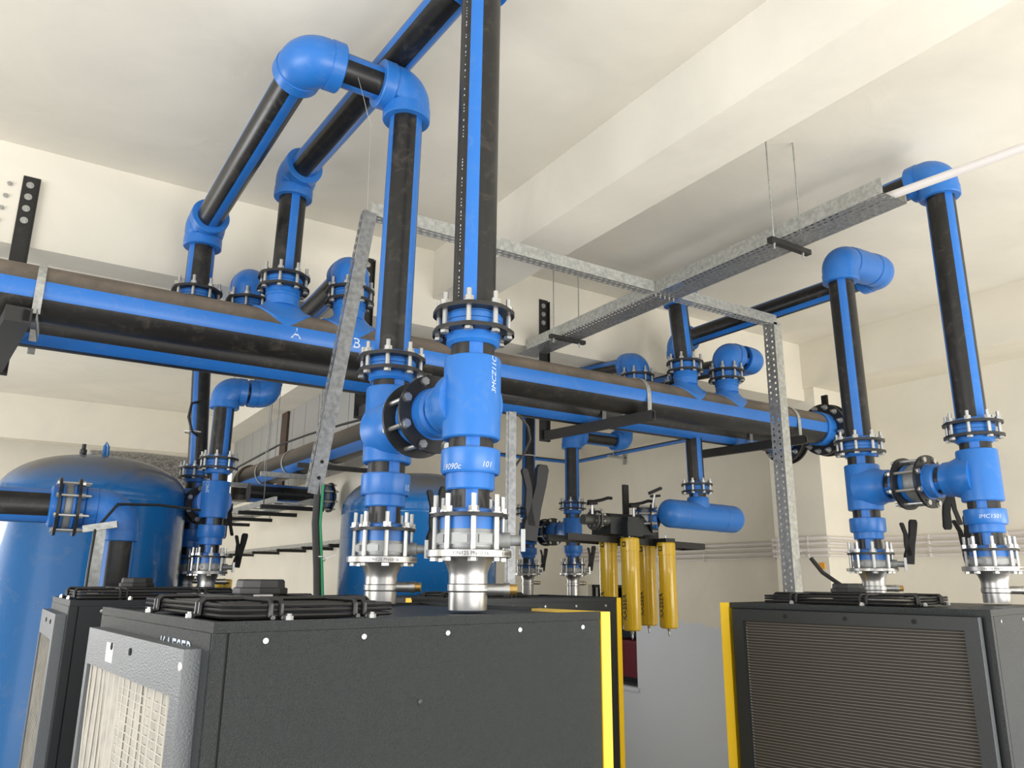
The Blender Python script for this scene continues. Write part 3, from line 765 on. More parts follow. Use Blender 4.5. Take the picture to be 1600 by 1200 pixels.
# elbow pipe at far left, in front of the big tank
t_ = run('black and blue elbowed pipe in front of the large blue tank', [(-4.0, 6.2, 2.165), (0.31, 6.2, 2.165)], rp=.115, stripes=[-.80])
pe = thing('elbow_pipe', (.31, 6.2, 2.165), 'big dusty blue elbow turning down before the large blue tank', 'pipe')
elbow(pe, (.63, 6.2, 2.165), (-1,0,0), (0,0,-1), r=.135, Rc=.15)
G().lathe([(0, .132), (.09, .132)], (.33, 6.2, 2.165), (1,0,0), 40).part('socket', m_blue, pe)
pipe('pipe', pe, (.63, 6.2, 1.96), (.63, 6.2, .9), .118, view_x((.63, 6.2), -.62))
flange_joint((.30, 6.2, 2.165), (1,0,0), 'black bolted flange pair on the pipe before the large blue tank', gap=.12, R=.20, over=.06, rp=.115, below=.05, above=.05, lip=.16, x=(0,0,1), wafer=.05, br=.010)
sp = thing('pipe_stand', (.50, 5.95, FZ), 'galvanised channel stand under the big blue elbow', 'stand')
G().bar((.50, 5.96, FZ), (.50, 5.96, 2.03), .075, .045, up=(0,1,0)).part('post', m_galv, sp)
G().bar((.40, 5.965, 2.005), (.60, 5.935, 2.045), .06, .045).part('arm', m_galv, sp)
G().bar((.599, 5.9352, 2.0448), (.604, 5.9345, 2.0458), .045, .032).part('open_end', m_gap, sp)
G().tube([(.455, 5.90, 1.2), (.46, 5.90, 1.75), (.47, 5.93, 2.0), (.60, 6.05, 2.19), (.9, 6.3, 2.22), (1.25, 6.6, 2.22)], .010).thing('black_cable', m_rub, 'thin black cable draped over the big blue elbow', 'cable')

# ================================================================ tanks
def tank(X, Y, r, ztop, label, zh=None):
    o = thing('air_tank', (X, Y, FZ), label, 'tank')
    hd = r*0.50; zs = ztop-hd
    prof = [(0, r)] + [(.9*i, r) for i in range(1, 2)] + [(zs-FZ-.05, r), (zs-FZ-.045, r*1.004), (zs-FZ-.03, r*1.004), (zs-FZ-.025, r)]
    for i in range(0, 17):
        a = PI/2*i/16; prof.append((zs-FZ+hd*math.sin(a), max(.002, r*math.cos(a)**.82)))
    G().lathe(prof, (X, Y, FZ), upz, 96).part('shell', m_tank, o)
    if r < .78: return o
    g = G()
    lx, ly, lz = X-.02, Y-.25, ztop-.028
    g.box((lx-.10, ly-.04, lz-.02), (lx+.10, ly+.04, lz+.01))
    g.part('lug_base', m_tank, o)
    g = G(); g.tube([(lx+.02, ly, lz), (lx+.02, ly, lz+.10), (lx+.03, ly, lz+.13), (lx+.045, ly, lz+.10), (lx+.05, ly, lz)], .017, 10); g.part('lifting_lug', m_tank, o)
    return o
TX, TY = .62, 8.25
tank(TX, TY, .80, 2.80, 'large blue air tank at the left edge, lit bright by the window')
G().lathe([(0, .03), (.04, .03), (.045, .018), (.09, .018)], (TX-.17, TY-.25, 2.785), upz, 8, smooth=False).thing('pipe_plug', m_ring, 'dark hexagonal plug on top of the large left tank', 'plug')
tank(3.42, 7.05, .77, 2.72, 'blue air tank standing behind the two nearest risers')

# ================================================================ compressors
def fan_guard(t, x0, y0, x1, y1, z, box_c, rw=.008):
    """wire basket over the fan opening; its wires are real rods"""
    h = .040
    g = G()
    g.box((x0+.04, y0+.04, z+.0), (x1-.04, y1-.04, z+.006))
    g.part('fan_opening', m_darkin, t)
    g = G(); cx, cy = (x0+x1)/2, (y0+y1)/2
    def loop(xa, ya, xb, yb, zz, rc=.05):
        pts = []
        for (px, py, a0) in ((xb-rc, yb-rc, 0), (xa+rc, yb-rc, PI/2), (xa+rc, ya+rc, PI), (xb-rc, ya+rc, 3*PI/2)):
            for k in range(4): a = a0 + PI/2*k/3; pts.append((px+rc*math.cos(a), py+rc*math.sin(a), zz))
        pts.append(pts[0]); return pts
    for k, zz in enumerate((.010, .026, .040)): g.tube(loop(x0-.0, y0-.0, x1, y1, z+zz), rw*.8, 6)
    for k in range(1, 7):
        s = 1 - k/8.5; g.tube(loop(cx+(x0-cx)*s, cy+(y0-cy)*s, cx+(x1-cx)*s, cy+(y1-cy)*s, z+h+.004, .04*s+.01), rw*.7, 6)
    g.part('wire_guard', m_wire, t)
    g = G()
    for (ax, ay, bx, by) in ((.25, 0, .25, 1), (.75, 0, .75, 1), (0, .25, 1, .25), (0, .75, 1, .75)):
        p = (x0+(x1-x0)*ax, y0+(y1-y0)*ay); q = (x0+(x1-x0)*bx, y0+(y1-y0)*by)
        dx = .02 if ax == bx else 0; dy = .02 if ay == by else 0
        for s in (-1, 1):
            e = s*.016; ex = e if ax == bx else 0; ey = e if ay == by else 0
            ux, uy = (0, 1) if ax == bx else (1, 0)
            g.tube([(p[0]+ex-ux*.03, p[1]+ey-uy*.03, z+.006), (p[0]+ex-ux*.012, p[1]+ey-uy*.012, z+.008), (p[0]+ex-ux*.010, p[1]+ey-uy*.010, z+h+.004), (p[0]+ex, p[1]+ey, z+h+.014), (q[0]+ex, q[1]+ey, z+h+.014), (q[0]+ex+ux*.010, q[1]+ey+uy*.010, z+h+.004), (q[0]+ex+ux*.012, q[1]+ey+uy*.012, z+.008), (q[0]+ex+ux*.03, q[1]+ey+uy*.03, z+.006)], rw, 6)
    g.part('guard_bracket', m_wire, t)
    for ax, ay in ((.25, 0), (.75, 0), (0, .25), (0, .75), (1, .25), (1, .75)):
        G().lathe([(0, .013), (.012, .013), (.012, .008), (.018, .008)], (x0+(x1-x0)*ax + (.035 if ax == 1 else (-.035 if ax == 0 else .03)), y0+(y1-y0)*ay + (-.035 if ay == 0 else .0), z), upz, 6, smooth=False).part('guard_bolt', m_zinc, t)
    bx, by = box_c
    g = G(); g.lathe([(0, .088), (.045, .090), (.048, .096), (.066, .096), (.07, .086), (.092, .084), (.098, .078)], (bx, by, z+.016), upz, 8, smooth=False, x=(math.cos(PI/8), math.sin(PI/8), 0))
    mb = g.part('fan_motor', m_rub, t, 'black octagonal fan motor housing on top')
    return mb

def compressor(x0, y0, rz, L, W, H, label, style, yellow='x'):
    t = thing('compressor', (x0, y0, FZ), label, 'compressor', 'charcoal screw compressor cabinets', rz)
    b = 0.0; Ht = H - FZ
    side = m_cab if style != 'far' else m_dark
    cab = (.062 if style == 'near' else .05) if yellow == 'x' else 0
    # body
    g = G(); g.box((.03, .012, .08), (L-cab, W-.012, Ht-.03)); g.part('body', m_dark, t)
    g = G(); g.box((.02, .02, 0), (L-.05, W-.02, .08)); g.part('plinth', m_ring, t)
    # top with rims
    g = G(); g.box((.012, .012, Ht-.03), (L-cab, W-.012, Ht-.012))
    for a, c in (((.0, .0, Ht-.03), (L-cab, .022, Ht)), ((.0, W-.022, Ht-.03), (L-cab, W, Ht)), ((.0, .022, Ht-.03), (.022, W-.022, Ht))): g.box(a, c)
    g.part('top_panel', side, t)
    # plain side facing the camera
    G().box((.045, .0, .06), (L-cab-.004, .012, Ht-.031)).part('side_panel', side, t)
    G().box((.045, W-.012, .06), (L-cab-.004, W, Ht-.031)).part('side_panel', side, t)
    # corner post and joint
    G().box((.0, .0, .06), (.038, .012, Ht-.031)).part('corner_post', side if style != 'near' else m_cab, t)
    G().box((.038, .004, .06), (.045, .011, Ht-.031)).part('panel_joint', m_gap, t)
    for sx_ in [.15 + i*(L-cab-.25)/4 for i in range(5)]:
        G().lathe([(0, .0085), (.003, .0085), (.004, .004)], (sx_, -.0005, Ht-.055), (0,-1,0), 12).part('screw', m_zinc, t)
    if style == 'near': G().lathe([(0, .0085), (.003, .0085), (.004, .004)], (.68, -.0005, Ht-.262), (0,-1,0), 12).part('screw', m_ring, t)
    if yellow == 'x':
        g = G(); g.box((L-cab, -.004, .06), (L-.012, W+.004, Ht-.001)); g.part('front_panel', m_yel, t, 'yellow front panel')
        g = G(); g.box((L-.012, .01, .08), (L, W-.01, Ht-.01)); g.part('front_edge', m_yel, t)
        G().box((L-cab-.002, (.42 if style == 'near' else .004), Ht-.013), (L-.010, W+.004, Ht+.003)).part('top_rail', m_dark, t)
    else:
        g = G(); g.box((-.012, W, .06), (L, W+.055, Ht-.002)); g.part('front_panel', m_yel, t, 'yellow front panel')
    # left face
    if style in ('near', 'far'):
        G().box((-.002, .012, .06), (.0, W-.012, Ht-.031)).part('face_panel', side, t)
        fr = (m_cabl if style == 'near' else m_cabl)
        f0, f1, zt = .075, W-.06 if style == 'near' else W-.05, Ht-(.075 if style == 'near' else .07)
        fw_ = .085; px_ = -.05
        g = G(); g.box((px_, f0, zt-.13), (-.002, f1, zt)); g.box((px_, f0, .2), (-.002, f0+fw_, zt-.13)); g.box((px_, f1-.04, .2), (-.002, f1, zt-.13)); g.box((px_, f0, .14), (-.002, f1, .2))
        fo = g.part('filter_frame', fr, t)
        g = G(); ns = 40; zz0, zz1 = .2, zt-.13; y0_, y1_ = f0+fw_, f1-.04; vs = []; nz_ = 24
        for i in range(ns+1):
            for j in range(nz_+1):
                yy = y0_+(y1_-y0_)*i/ns; zz = zz0+(zz1-zz0)*j/nz_
                vs.append((px_+.014 + .004*math.sin(i*2.1+1.2*math.sin(j*.35)), yy, zz))
        g.add(vs, [(i*(nz_+1)+j, i*(nz_+1)+j+1, (i+1)*(nz_+1)+j+1, (i+1)*(nz_+1)+j) for i in range(ns) for j in range(nz_)], 0, True)
        mt = g.part('filter_mat', m_filt if style == 'near' else m_filt2, t, 'pale ribbed filter mat')
        g = G()
        if style == 'near':
            for k in range(15):
                ys_ = y1_ - (y1_-y0_)*(k+.5)/15.2
                g.tube([(px_+.0125, ys_ + .012*math.sin(j*.5+k*1.7), zz0+(zz1-zz0)*j/16) for j in range(17)], .0034, 6)
            for k in range(int((zz1-zz0)/.026)):
                zz = zz0+.026*k; g.tube([(px_+.0135, y0_+.01, zz), (px_+.0135, y0_+(y1_-y0_)*.55, zz+.006)], .0024, 5)
        else:
            for k in range(14):
                ys_ = y0_ + (y1_-y0_)*(k+.5)/14; g.tube([(px_+.010, ys_, zz0), (px_+.010, ys_, zz1)], .002, 5)
        g.part('seam', m_seam if style == 'near' else m_filt, mt, stuff=True)
        for yy in ((f0+.012, f0+.55, f0+.80) if style == 'near' else (f0+.2, f0+.45)):
            G().lathe([(0, .012), (.004, .012), (.005, .005)], (px_, yy, zt-.045), (-1,0,0), 14).part('screw', m_gap if yy > f0+.1 else m_white, t)
        if style == 'near':
            G().box((px_-.001, f0+.78, zt-.10), (px_-.0002, f0+.88, zt-.035)).part('sticker', m_white, t, 'small white sticker')
            vs, fs = text_g('KAESER', .095)
            g = G(); g.add([(-.0035, .48-X, zt-.052+Y) for X, Y, _ in vs], fs); g.part('lettering', m_chalk, t, 'white lettering half hidden by the filter frame')
    else:
        # cooler face: frame, dark core, bright fin edges
        f0, f1, zt = .05, W-.035, Ht-.035; px_ = -.035
        g = G(); g.box((px_, f0, zt-.062), (0, f1, zt)); g.box((px_, f0, .14), (0, f0+.062, zt-.062)); g.box((px_, f1-.065, .14), (0, f1, zt-.062)); g.box((px_, f0, .08), (0, f1, .14)); 
        g.part('cooler_frame', m_dark, t)
        G().box((px_+.004, f0-.008, .1), (0, f0-.0005, zt)).part('frame_edge', m_cabl, t, 'pale grey edge strip of the frame')
        G().box((-.012, f0+.062, .14), (-.010, f1-.065, zt-.062)).part('cooler_core', m_finb, t, 'dark finned cooler face')
        g = G(); zz = .15
        while zz < zt-.066:
            g.box((-.0165, f0+.064, zz), (-.012, f1-.075, zz+.0024)); zz += .0152
        g.part('cooler_fin', m_fin, t, 'fine pale horizontal fin edges', stuff=True)
        g = G(); zz = .15
        while zz < zt-.10: g.box((-.018, f1-.078, zz), (-.0125, f1-.074, zz+.006)); zz += .0152
        g.part('fin_clip', m_castal, t, stuff=True)
        for yy in (f0+.28, f0+.62, f0+.95):
            G().lathe([(0, .012), (.003, .012), (.004, .006)], (px_, yy, zt-.03), (-1,0,0), 12).part('screw', m_gap, t)
    return t
near = compressor(.505, 2.306, math.radians(6.5), 1.572, 1.33, ZT, 'nearest charcoal compressor with pale filter mat and wide yellow edge', 'near')
Hl = ZT - FZ
mb = fan_guard(near, .05, .04, .60, .93, Hl, (.36, .60))
g = G(); g.box((.30, .505, Hl+.027), (.37, .507, Hl+.062)); g.part('rating_plate', m_white, near, 'small white plate with black print')
g = G()
for i in range(9): g.box((.303+.0072*i, .5042, Hl+.032), (.307+.0072*i, .505, Hl+.058-random.random()*.012))
g.part('plate_print', m_ink, near, stuff=True)
left = compressor(.30, 4.632, math.radians(2.0), 1.95, .95, ZT, 'charcoal compressor at far left with a narrow dusty filter mat', 'far')
fan_guard(left, .05, .05, .85, .80, Hl, (.37, .42))
mid = compressor(2.45, 4.45, math.radians(-1.0), 1.335, 1.0, ZT, 'dark middle compressor behind the nearest one, thin yellow edge', 'far')
fan_guard(mid, .12, .30, .75, .9, Hl-.03, (.45, .6))
right = compressor(3.907, 1.944, math.radians(12), 1.85, 1.36, ZT, 'charcoal compressor at the right with a big finned cooler face', 'cooler', yellow='y')
fan_guard(right, .10, .42, .85, 1.20, Hl, (.50, .86))
fl = compressor(1.42, 7.25, 0, 1.2, 1.7, 1.46, 'low dark compressor hidden behind the far left tees', 'far')
fr_ = compressor(5.55, 7.75, 0, 1.0, 1.9, 1.46, 'low dark compressor hidden behind the middle one', 'far')

for i, (xa, ya, xb, yb) in enumerate(((.35, 2.2, 2.2, 3.9), (.3, 4.7, 3.4, 5.4), (3.6, 1.85, 6.0, 3.7), (1.4, 7.2, 2.7, 9.0), (5.6, 7.8, 6.4, 9.6))):
    G().box((xa, ya, FL), (xb, yb, FZ)).struct('trim_%d' % (i+6), m_floor)
# ================================================================ cable tray, slotted frame, hangers
TZ = 4.0
tr = thing('cable_tray', (4.24, 2.36, TZ), 'long galvanised perforated cable tray under the ceiling', 'cable tray')
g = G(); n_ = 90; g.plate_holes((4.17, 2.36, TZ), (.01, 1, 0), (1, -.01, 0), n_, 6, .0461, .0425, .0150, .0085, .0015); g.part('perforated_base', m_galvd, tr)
for x_, nm in ((4.17, 'side_flange'), (4.425, 'side_flange')):
    g = G(); g.bar((x_, 2.36, TZ+.050), (x_+.042, 6.33, TZ+.050), .003, .104); g.part(nm, m_galv, tr)
fr = thing('angle_portal', (5.66, 4.40, 1.56), 'galvanised slotted angle portal crossing under the tray, post landing behind the right compressor', 'frame')
for xa, xb, nm in ((1.68, 4.165, 'cross_member'), (4.47, 5.68, 'cross_member')):
    g = G(); g.bar((xa, 4.36, TZ+.045), (xb, 4.36, TZ+.045), .003, .092)
    g.plate_holes((xa, 4.362, TZ), (1, 0, 0), (0, 1, 0), int((xb-xa)/.055), 2, .055, .045, .017, .010, .002)
    g.part(nm, m_galv, fr)
g = G(); g.plate_holes((5.635, 4.36, TZ+.02), (0, 0, -1), (0, 1, 0), 44, 2, .056, .060, .012, .010, .002)
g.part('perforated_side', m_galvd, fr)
g = G(); g.bar((5.685, 4.36, TZ+.02), (5.685, 4.36, 1.56), .10, .003, up=(0,1,0))
g.part('post', m_galv, fr)
for k in range(5): G().lathe([(0, .009), (.008, .009), (.008, .005), (.03, .005)], (4.20+.05*k, 4.385, TZ-.004), (0,0,-1), 8).part('bolt', m_zinc, fr)
for k in range(4): G().lathe([(0, .011), (.008, .011), (.008, .005), (.02, .005)], (4.172, 4.25-.13*k, TZ+.035), (-1,0,0), 8).part('bolt', m_zinc, fr)
hs = thing('hanging_strip', (1.45, 4.36, 2.17), 'galvanised slotted strip leaning down from the frame, open at its lower end', 'strip')
tp, bt = Vector((1.675, 4.33, 4.0)), Vector((1.435, 4.33, 2.165)); dd = (bt-tp).normalized(); sd = Vector((1, 0, -dd.x/dd.z if dd.z else 0)).normalized()
sd = Vector((0,1,0)).cross(dd).normalized()
if sd.x < 0: sd = -sd
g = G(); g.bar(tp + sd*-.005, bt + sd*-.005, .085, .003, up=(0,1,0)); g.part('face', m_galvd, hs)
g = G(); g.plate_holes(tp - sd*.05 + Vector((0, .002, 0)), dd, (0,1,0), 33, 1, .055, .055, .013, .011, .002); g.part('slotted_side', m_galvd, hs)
g = G()
for (t_a, ln) in ((1.66, .016), (1.755, .016)): g.lathe([(0, .011), (.001, .011)], tp + dd*t_a + Vector((0, -.0022, 0)) + sd*(.0), (0,-1,0), 10)
g.part('slot', m_gap, hs, 'dark slot near the lower end')
# threaded rods and small brackets under the tray
for (yy, la) in ((3.15, 'near'), (5.75, 'far')):
    o = thing('tray_hanger', (4.3, yy, TZ-.02), 'dark angle bracket with two threaded rods holding the %s part of the cable tray' % la, 'hanger', 'cable tray hangers')
    G().bar((4.10, yy, TZ-.022), (4.52, yy, TZ-.022), .045, .036).part('angle', m_blksteel, o)
    for x_ in (4.145, 4.452):
        G().lathe([(0, .006), (CZ-TZ+.10, .006)], (x_, yy, TZ-.08), upz, 8).part('threaded_rod', m_galv, o)
        G().lathe([(0, .011), (.012, .011)], (x_, yy, TZ-.052), upz, 6, smooth=False).part('nut', m_zinc, o)
wt = G(); wt.lathe([(i*.3, .026) for i in range(9)], (4.27, 2.72, 4.035), (.155, -1, .012), 20)
wt.thing('white_tube', m_white, 'white plastic tube leaving the end of the cable tray', 'tube')

# ================================================================ pipe brackets under the headers
def bracket(X, label, xl=0.0, strap=True, nb=4, aw=.055):
    o = thing('pipe_bracket', (X, 6.3, 3.1), label, 'bracket', 'black steel brackets carrying the headers')
    zt = HZ-HR-.004
    g = G(); g.bar((X-(aw-.055)/2, 4.93, zt-.045), (X+xl-(aw-.055)/2, 6.30, zt-.045), aw, .09); g.part('arm', m_blksteel, o)
    g = G(); g.bar((X+.002, 4.926, zt-.045), (X, 4.929, zt-.045), .038, .062); g.part('open_end', m_gap, o)
    Xw = X+xl
    g = G(); g.bar((Xw, 6.343, zt-.10), (Xw, 6.343, 4.60), .11, .006, up=(0,1,0)); g.bar((Xw+.055, 6.325, zt-.10), (Xw+.055, 6.325, 4.58), .006, .04, up=(0,1,0)); g.part('hanger_channel', m_blksteel, o)
    for k in range(nb):
        z_ = 4.53 - .095*k
        G().lathe([(0, .026), (.004, .026), (.004, .015), (.014, .015), (.014, .008), (.03, .008)], (Xw-.005, 6.338, z_), (0,-1,0), 14).part('anchor_bolt', m_zinc, o)
    if strap:
        for Yh in (5.2, 5.84):
            g = G(); pts = []; r_ = HR+.004
            for k in range(15):
                a = PI*k/14; pts.append((Yh - r_*math.cos(a), HZ + r_*math.sin(a)))
            pts = [(Yh-r_, zt+.0)] + pts + [(Yh+r_, zt+.0)]
            vs = []
            for (yy, zz) in pts:
                ny, nz_ = (yy-Yh), max(0, zz-HZ); l_ = math.hypot(ny, nz_) or 1
                for dx in (-.022, .022):
                    vs.append((X+.04+dx, yy, zz)); vs.append((X+.04+dx, yy+ny/l_*.006, zz+nz_/l_*.006))
            fs = []
            for i in range(len(pts)-1):
                a = 4*i; fs += [(a+1, a+3, a+7, a+5), (a, a+4, a+6, a+2), (a, a+1, a+5, a+4), (a+2, a+6, a+7, a+3)]
            g.add(vs, fs, 0, True); g.part('strap', m_galv, o)
    return o
bl = bracket(-.10, 'black bracket and strap at the left edge of the picture', xl=-.14, nb=4, aw=.13)
G().plate_holes((-.055, 4.90, 3.165), (.05, 1, 0), (0, 0, -1), 9, 1, .05, .085, .012, .028, .003, stagger=False).part('slotted_channel', m_galv, bl)
bracket(2.42, 'black bracket and wall channel hidden behind the leaning strip', xl=.03, strap=False, nb=3)
bracket(4.64, 'black bracket and strap right of the nearest risers', xl=-.20, nb=3)
bracket(6.74, 'black bracket and strap behind the slotted post', xl=-.16, nb=3)
for k in range(4): G().lathe([(0, .018), (.012, .018), (.012, .009), (.03, .009)], (-.37-.012*k, 6.348, 4.51-.1*k), (0,-1,0), 6, smooth=False).thing('anchor_nut', m_zinc, ['uppermost', 'second', 'third', 'lowest'][k] + ' loose anchor nut left of the wall channel at the left edge', 'nut', 'loose anchor nuts')

# ================================================================ yellow filters and their manifold
def filt(x, y, ztop, zbot, label, r=.092, letters=True):
    o = thing('air_filter', (x, y, zbot), label, 'filter', 'yellow air filters')
    H = ztop-zbot
    G().lathe([(0, r*.80), (.012, r*.98), (.02, r), (H-.13, r), (H-.125, r*1.05), (H-.012, r*1.05), (H, r*.95)], (x, y, zbot), upz, 40).part('housing', m_yelf, o)
    G().lathe([(0, r*1.06), (.006, r*1.06)], (x, y, ztop-.128), upz, 40).part('joint_band', m_yelf, o)
    g = G(); g.lathe([(0, .012), (.03, .020), (.035, .008), (.06, .012), (.085, .004)], (x, y, zbot+.005), (0,0,-1), 12); g.part('drain_cock', m_zinc, o)
    g = G(); g.lathe([(0, .009), (.075, .009), (.08, .004)], (x-.03, y-.03, ztop), upz, 10); g.part('spindle', m_zinc, o)
    nv = view_x((x, y), -.55)
    text_cyl(o, 'KAESER', .072, (x, y, zbot+.10), (0,0,1), r, nv, along=True, mat_=m_ink, name='lettering', bold=.003)
    v2 = view_x((x, y), -.62); t2 = Vector((0,0,1)).cross(v2)
    def patch(c, w_, h_, rr, m_, nm):
        g = G(); vs = []
        for k in range(5):
            a = (k/4-.5)*w_/rr
            for zz in (-h_/2, h_/2):
                n_ = v2*math.cos(a) + t2*math.sin(a); vs.append(Vector((x, y, c+zz)) + n_*rr)
        g.add(vs, [(2*k, 2*k+2, 2*k+3, 2*k+1) for k in range(4)]); g.part(nm, m_, o)
    patch(ztop-.065, .042, .05, r*1.05+.0008, m_ink, 'badge'); patch(ztop-.065, .022, .026, r*1.05+.0014, m_yelf, 'badge_disc')
    return o
filt(5.235, 5.98, 2.115, 1.225, 'yellow filter housing second from left, reaching lowest')
filt(5.725, 5.98, 2.085, 1.235, 'rightmost yellow filter housing, by the bare wall')
filt(5.235, 6.32, 2.12, 1.245, 'leftmost yellow filter housing, partly cut off by the compressor edge')
filt(5.765, 6.32, 2.09, 1.245, 'yellow filter housing third from left, set back between two others')
mf = thing('filter_manifold', (5.4, 6.1, 2.12), 'black iron manifold with valves on top of the yellow filters', 'manifold')
g = G(); 
for (x, y) in ((5.235, 5.98), (5.235, 6.32), (5.765, 6.32)): g.box((x-.10, y-.09, 2.13), (x+.10, y+.09, 2.27)); g.box((x-.075, y-.07, 2.26), (x+.075, y+.07, 2.32))
g.box((5.0, 5.99, 2.15), (5.6, 6.29, 2.30)); g.part('head_block', m_dark, mf)
G().box((5.66, 5.91, 2.083), (5.79, 6.13, 2.125)).part('head_plate', m_dark, mf)
g = G(); g.bar((4.55, 6.11, 2.115), (6.42, 6.11, 2.065), .03, .065); g.bar((4.55, 6.44, 2.115), (6.42, 6.44, 2.065), .03, .065); g.bar((6.41, 6.11, 2.065), (6.41, 6.44, 2.065), .03, .065); g.part('support_rail', m_blksteel, mf)
g = G(); g.lathe([(0, .05), (.12, .05), (.12, .10), (.14, .10)], (4.70, 6.05, 2.28), (1,0,0), 28); g.lathe([(0, .10), (.02, .10), (.03, .06), (.15, .06)], (4.86, 6.05, 2.28), (1,0,0), 28); g.part('inlet_pipe', m_iron, mf)
G().lathe([(0, .055), (.55, .055), (.58, .075), (.66, .075)], (5.0, 6.05, 2.30), (1,0,0), 24).part('header_pipe', m_ring, mf)
bolts(mf, (4.87, 6.05, 2.30), (1,0,0), 8, .082, -.05, .03, .03, .007)
for (x, y) in ((4.78, 6.0), (5.30, 5.98)):
    g = G(); g.lathe([(0, .014), (.13, .014)], (x, y, 2.33), upz, 10); g.part('valve_stem', m_zinc, mf)
    g = G(); g.tube([(x-.05, y, 2.45), (x+.02, y, 2.455), (x+.12, y, 2.475), (x+.20, y, 2.50), (x+.25, y, 2.50)], .016, 8); g.bar((x-.05, y, 2.43), (x+.05, y, 2.44), .05, .03); g.part('valve_handle', m_handle, mf)
# right hand connection: flanged valve between manifold and the capped tee
flange_joint((5.545, 6.08, 2.32), (.45, -.45, 0), 'dark flanged valve between the filter manifold and the capped tee', gap=.13, R=.155, over=.05, rp=.085, below=.06, above=.06, lip=.11, wafer=.07, x=(0,0,1))
g = G(); g.bar((5.50, 6.33, 2.1), (5.50, 6.33, 2.70), .07, .03, up=(0,1,0)); g.thing('support_post', m_blksteel, 'short black upright above the yellow filters, behind the valve', 'post')
vl = thing('valve_lever', (5.56, 5.98, 2.47), 'black lever with bright stem just left of the capped tee', 'valve lever')
G().lathe([(0, .018), (.14, .018)], (5.56, 5.98, 2.43), (.1, -.1, 1), 12).part('stem', m_zinc, vl)
g = G(); g.bar((5.52, 5.98, 2.58), (5.66, 5.95, 2.64), .04, .03); g.bar((5.54, 5.98, 2.55), (5.64, 5.95, 2.56), .035, .025); g.part('lever_handle', m_handle, vl)

# ================================================================ conduits on the right wall
for k, zz in enumerate((2.246, 2.18, 2.10, 2.03)):
    r_ = (.022, .018, .024, .016)[k]
    pts = [(9.45, 12.3, zz), (9.45, 9.5, zz+.004), (9.45, 7.10, zz), (9.44, 7.05, zz), (8.69, 7.02, zz), (8.675, 6.98, zz), (8.675, 6.20, zz), (8.69, 6.165, zz), (9.44, 6.165, zz), (9.45, 6.12, zz), (9.45, 4.0, zz+.004), (9.45, -3.5, zz)]
    c = thing('conduit', pts[0], ['topmost', 'second', 'third', 'lowest'][k] + ' pale conduit running around the right wall and its pillar', 'conduit', 'wall conduits')
    G().tube(pts, r_, 10).part('tube', m_cond, c)
    for (x_, y_) in ((8.675, 6.9), (8.675, 6.45), (9.45, 7.6), (9.45, 5.3), (9.45, 4.4), (9.45, 3.2), (9.45, 9.0)): G().box((x_-.026, y_-.011, zz-r_-.005), (x_+.045, y_+.011, zz+r_+.005)).part('pipe_clip', m_cond, c)
    G().lathe([(0, r_*1.25), (.14, r_*1.25)], (8.675, 6.62-.03*k, zz), (0,1,0), 12).part('coupler', m_cond, c)
G().box((8.700, 6.26, 1.86), (8.722, 6.34, 1.94)).thing('yellow_tag', m_orange, 'small yellow tag under the conduits on the pillar', 'tag')

# thin pipe along the back and right walls
tpipe = thing('thin_air_pipe', (9.2, 12.2, 3.98), 'thin blue and black pipe running along the right wall to the far corner', 'pipe')
g = G(); pipe_g(g, (9.25, 12.2, 3.98), (9.25, 6.95, 3.98), .036, (-1, 0, -.9), 20); pipe_g(g, (6.8, 12.2, 3.98), (9.2, 12.2, 3.98), .036, (0, -1, -.9), 20)
g.part('pipe', [m_black, m_blueS], tpipe)
elbow(tpipe, (9.25, 12.2, 3.98), (-1,0,0), (0,-1,0), .05, .05)
for yy in (10.9,):
    b_ = thing('wall_bracket', (9.3, yy, 3.9), 'small grey cantilever bracket under the thin wall pipe', 'bracket')
    g = G(); g.bar((9.08, yy, 3.925), (9.5, yy, 3.925), .05, .04); g.bar((9.47, yy, 3.80), (9.47, yy, 4.0), .05, .03, up=(1,0,0)); g.bar((9.25, yy, 3.94), (9.25, yy, 4.05), .02, .09, up=(1,0,0)); g.part('arm', m_galv, b_)

# ================================================================ next bay, left: big pipe, trays
bp_ = thing('large_pipe', (2.80, 6.9, 3.05), 'large dusty pipe running away behind the nearest riser, held by straps', 'pipe')
pipe_g(G(), (2.86, 6.95, 3.06), (2.76, 11.2, 3.06), .165, Vector((-.75, 0, -.65))).part('pipe', [m_blackH, m_blueS], bp_)
elbow(bp_, (2.75, 11.45, 3.06), (0,-1,0), (0,0,-1), .185, .22, mats=m_blackH)
g = G()
for yy in (8.0, 9.3, 10.4): g.ring((2.835-(yy-8)*.025, yy, 3.06), (0,1,0), .167, .173, .045, 40)
g.part('strap', m_galv, bp_)
sup = thing('pipe_support', (2.8, 8.6, 2.85), 'black and grey cross bars slung on rods under the large far pipe', 'support')
G().bar((2.45, 8.05, 2.86), (3.30, 8.05, 2.86), .045, .05).part('black_bar', m_blksteel, sup)
for y_, xa_ in ((9.0, 2.32), (10.3, 2.20)): G().bar((xa_, y_, 2.86), (xa_+.7, y_, 2.86), .06, .055).part('channel', m_galv, sup)
for (x_, y_) in ((2.36, 9.0), (2.98, 9.0), (3.2, 8.05)): G().lathe([(0, .005), (CZ-2.84, .008)], (x_, y_, 2.84), upz, 6).part('rod', m_galv, sup)
G().tube([(2.0, 10.8, 2.95), (2.3, 10.2, 3.05), (2.60, 9.4, 3.27), (2.72, 8.6, 3.30), (2.76, 7.6, 3.26), (2.80, 6.95, 3.23)], .013, 8).thing('black_cable', m_rub, 'black cable hanging in a curve over the large far pipe', 'cable')
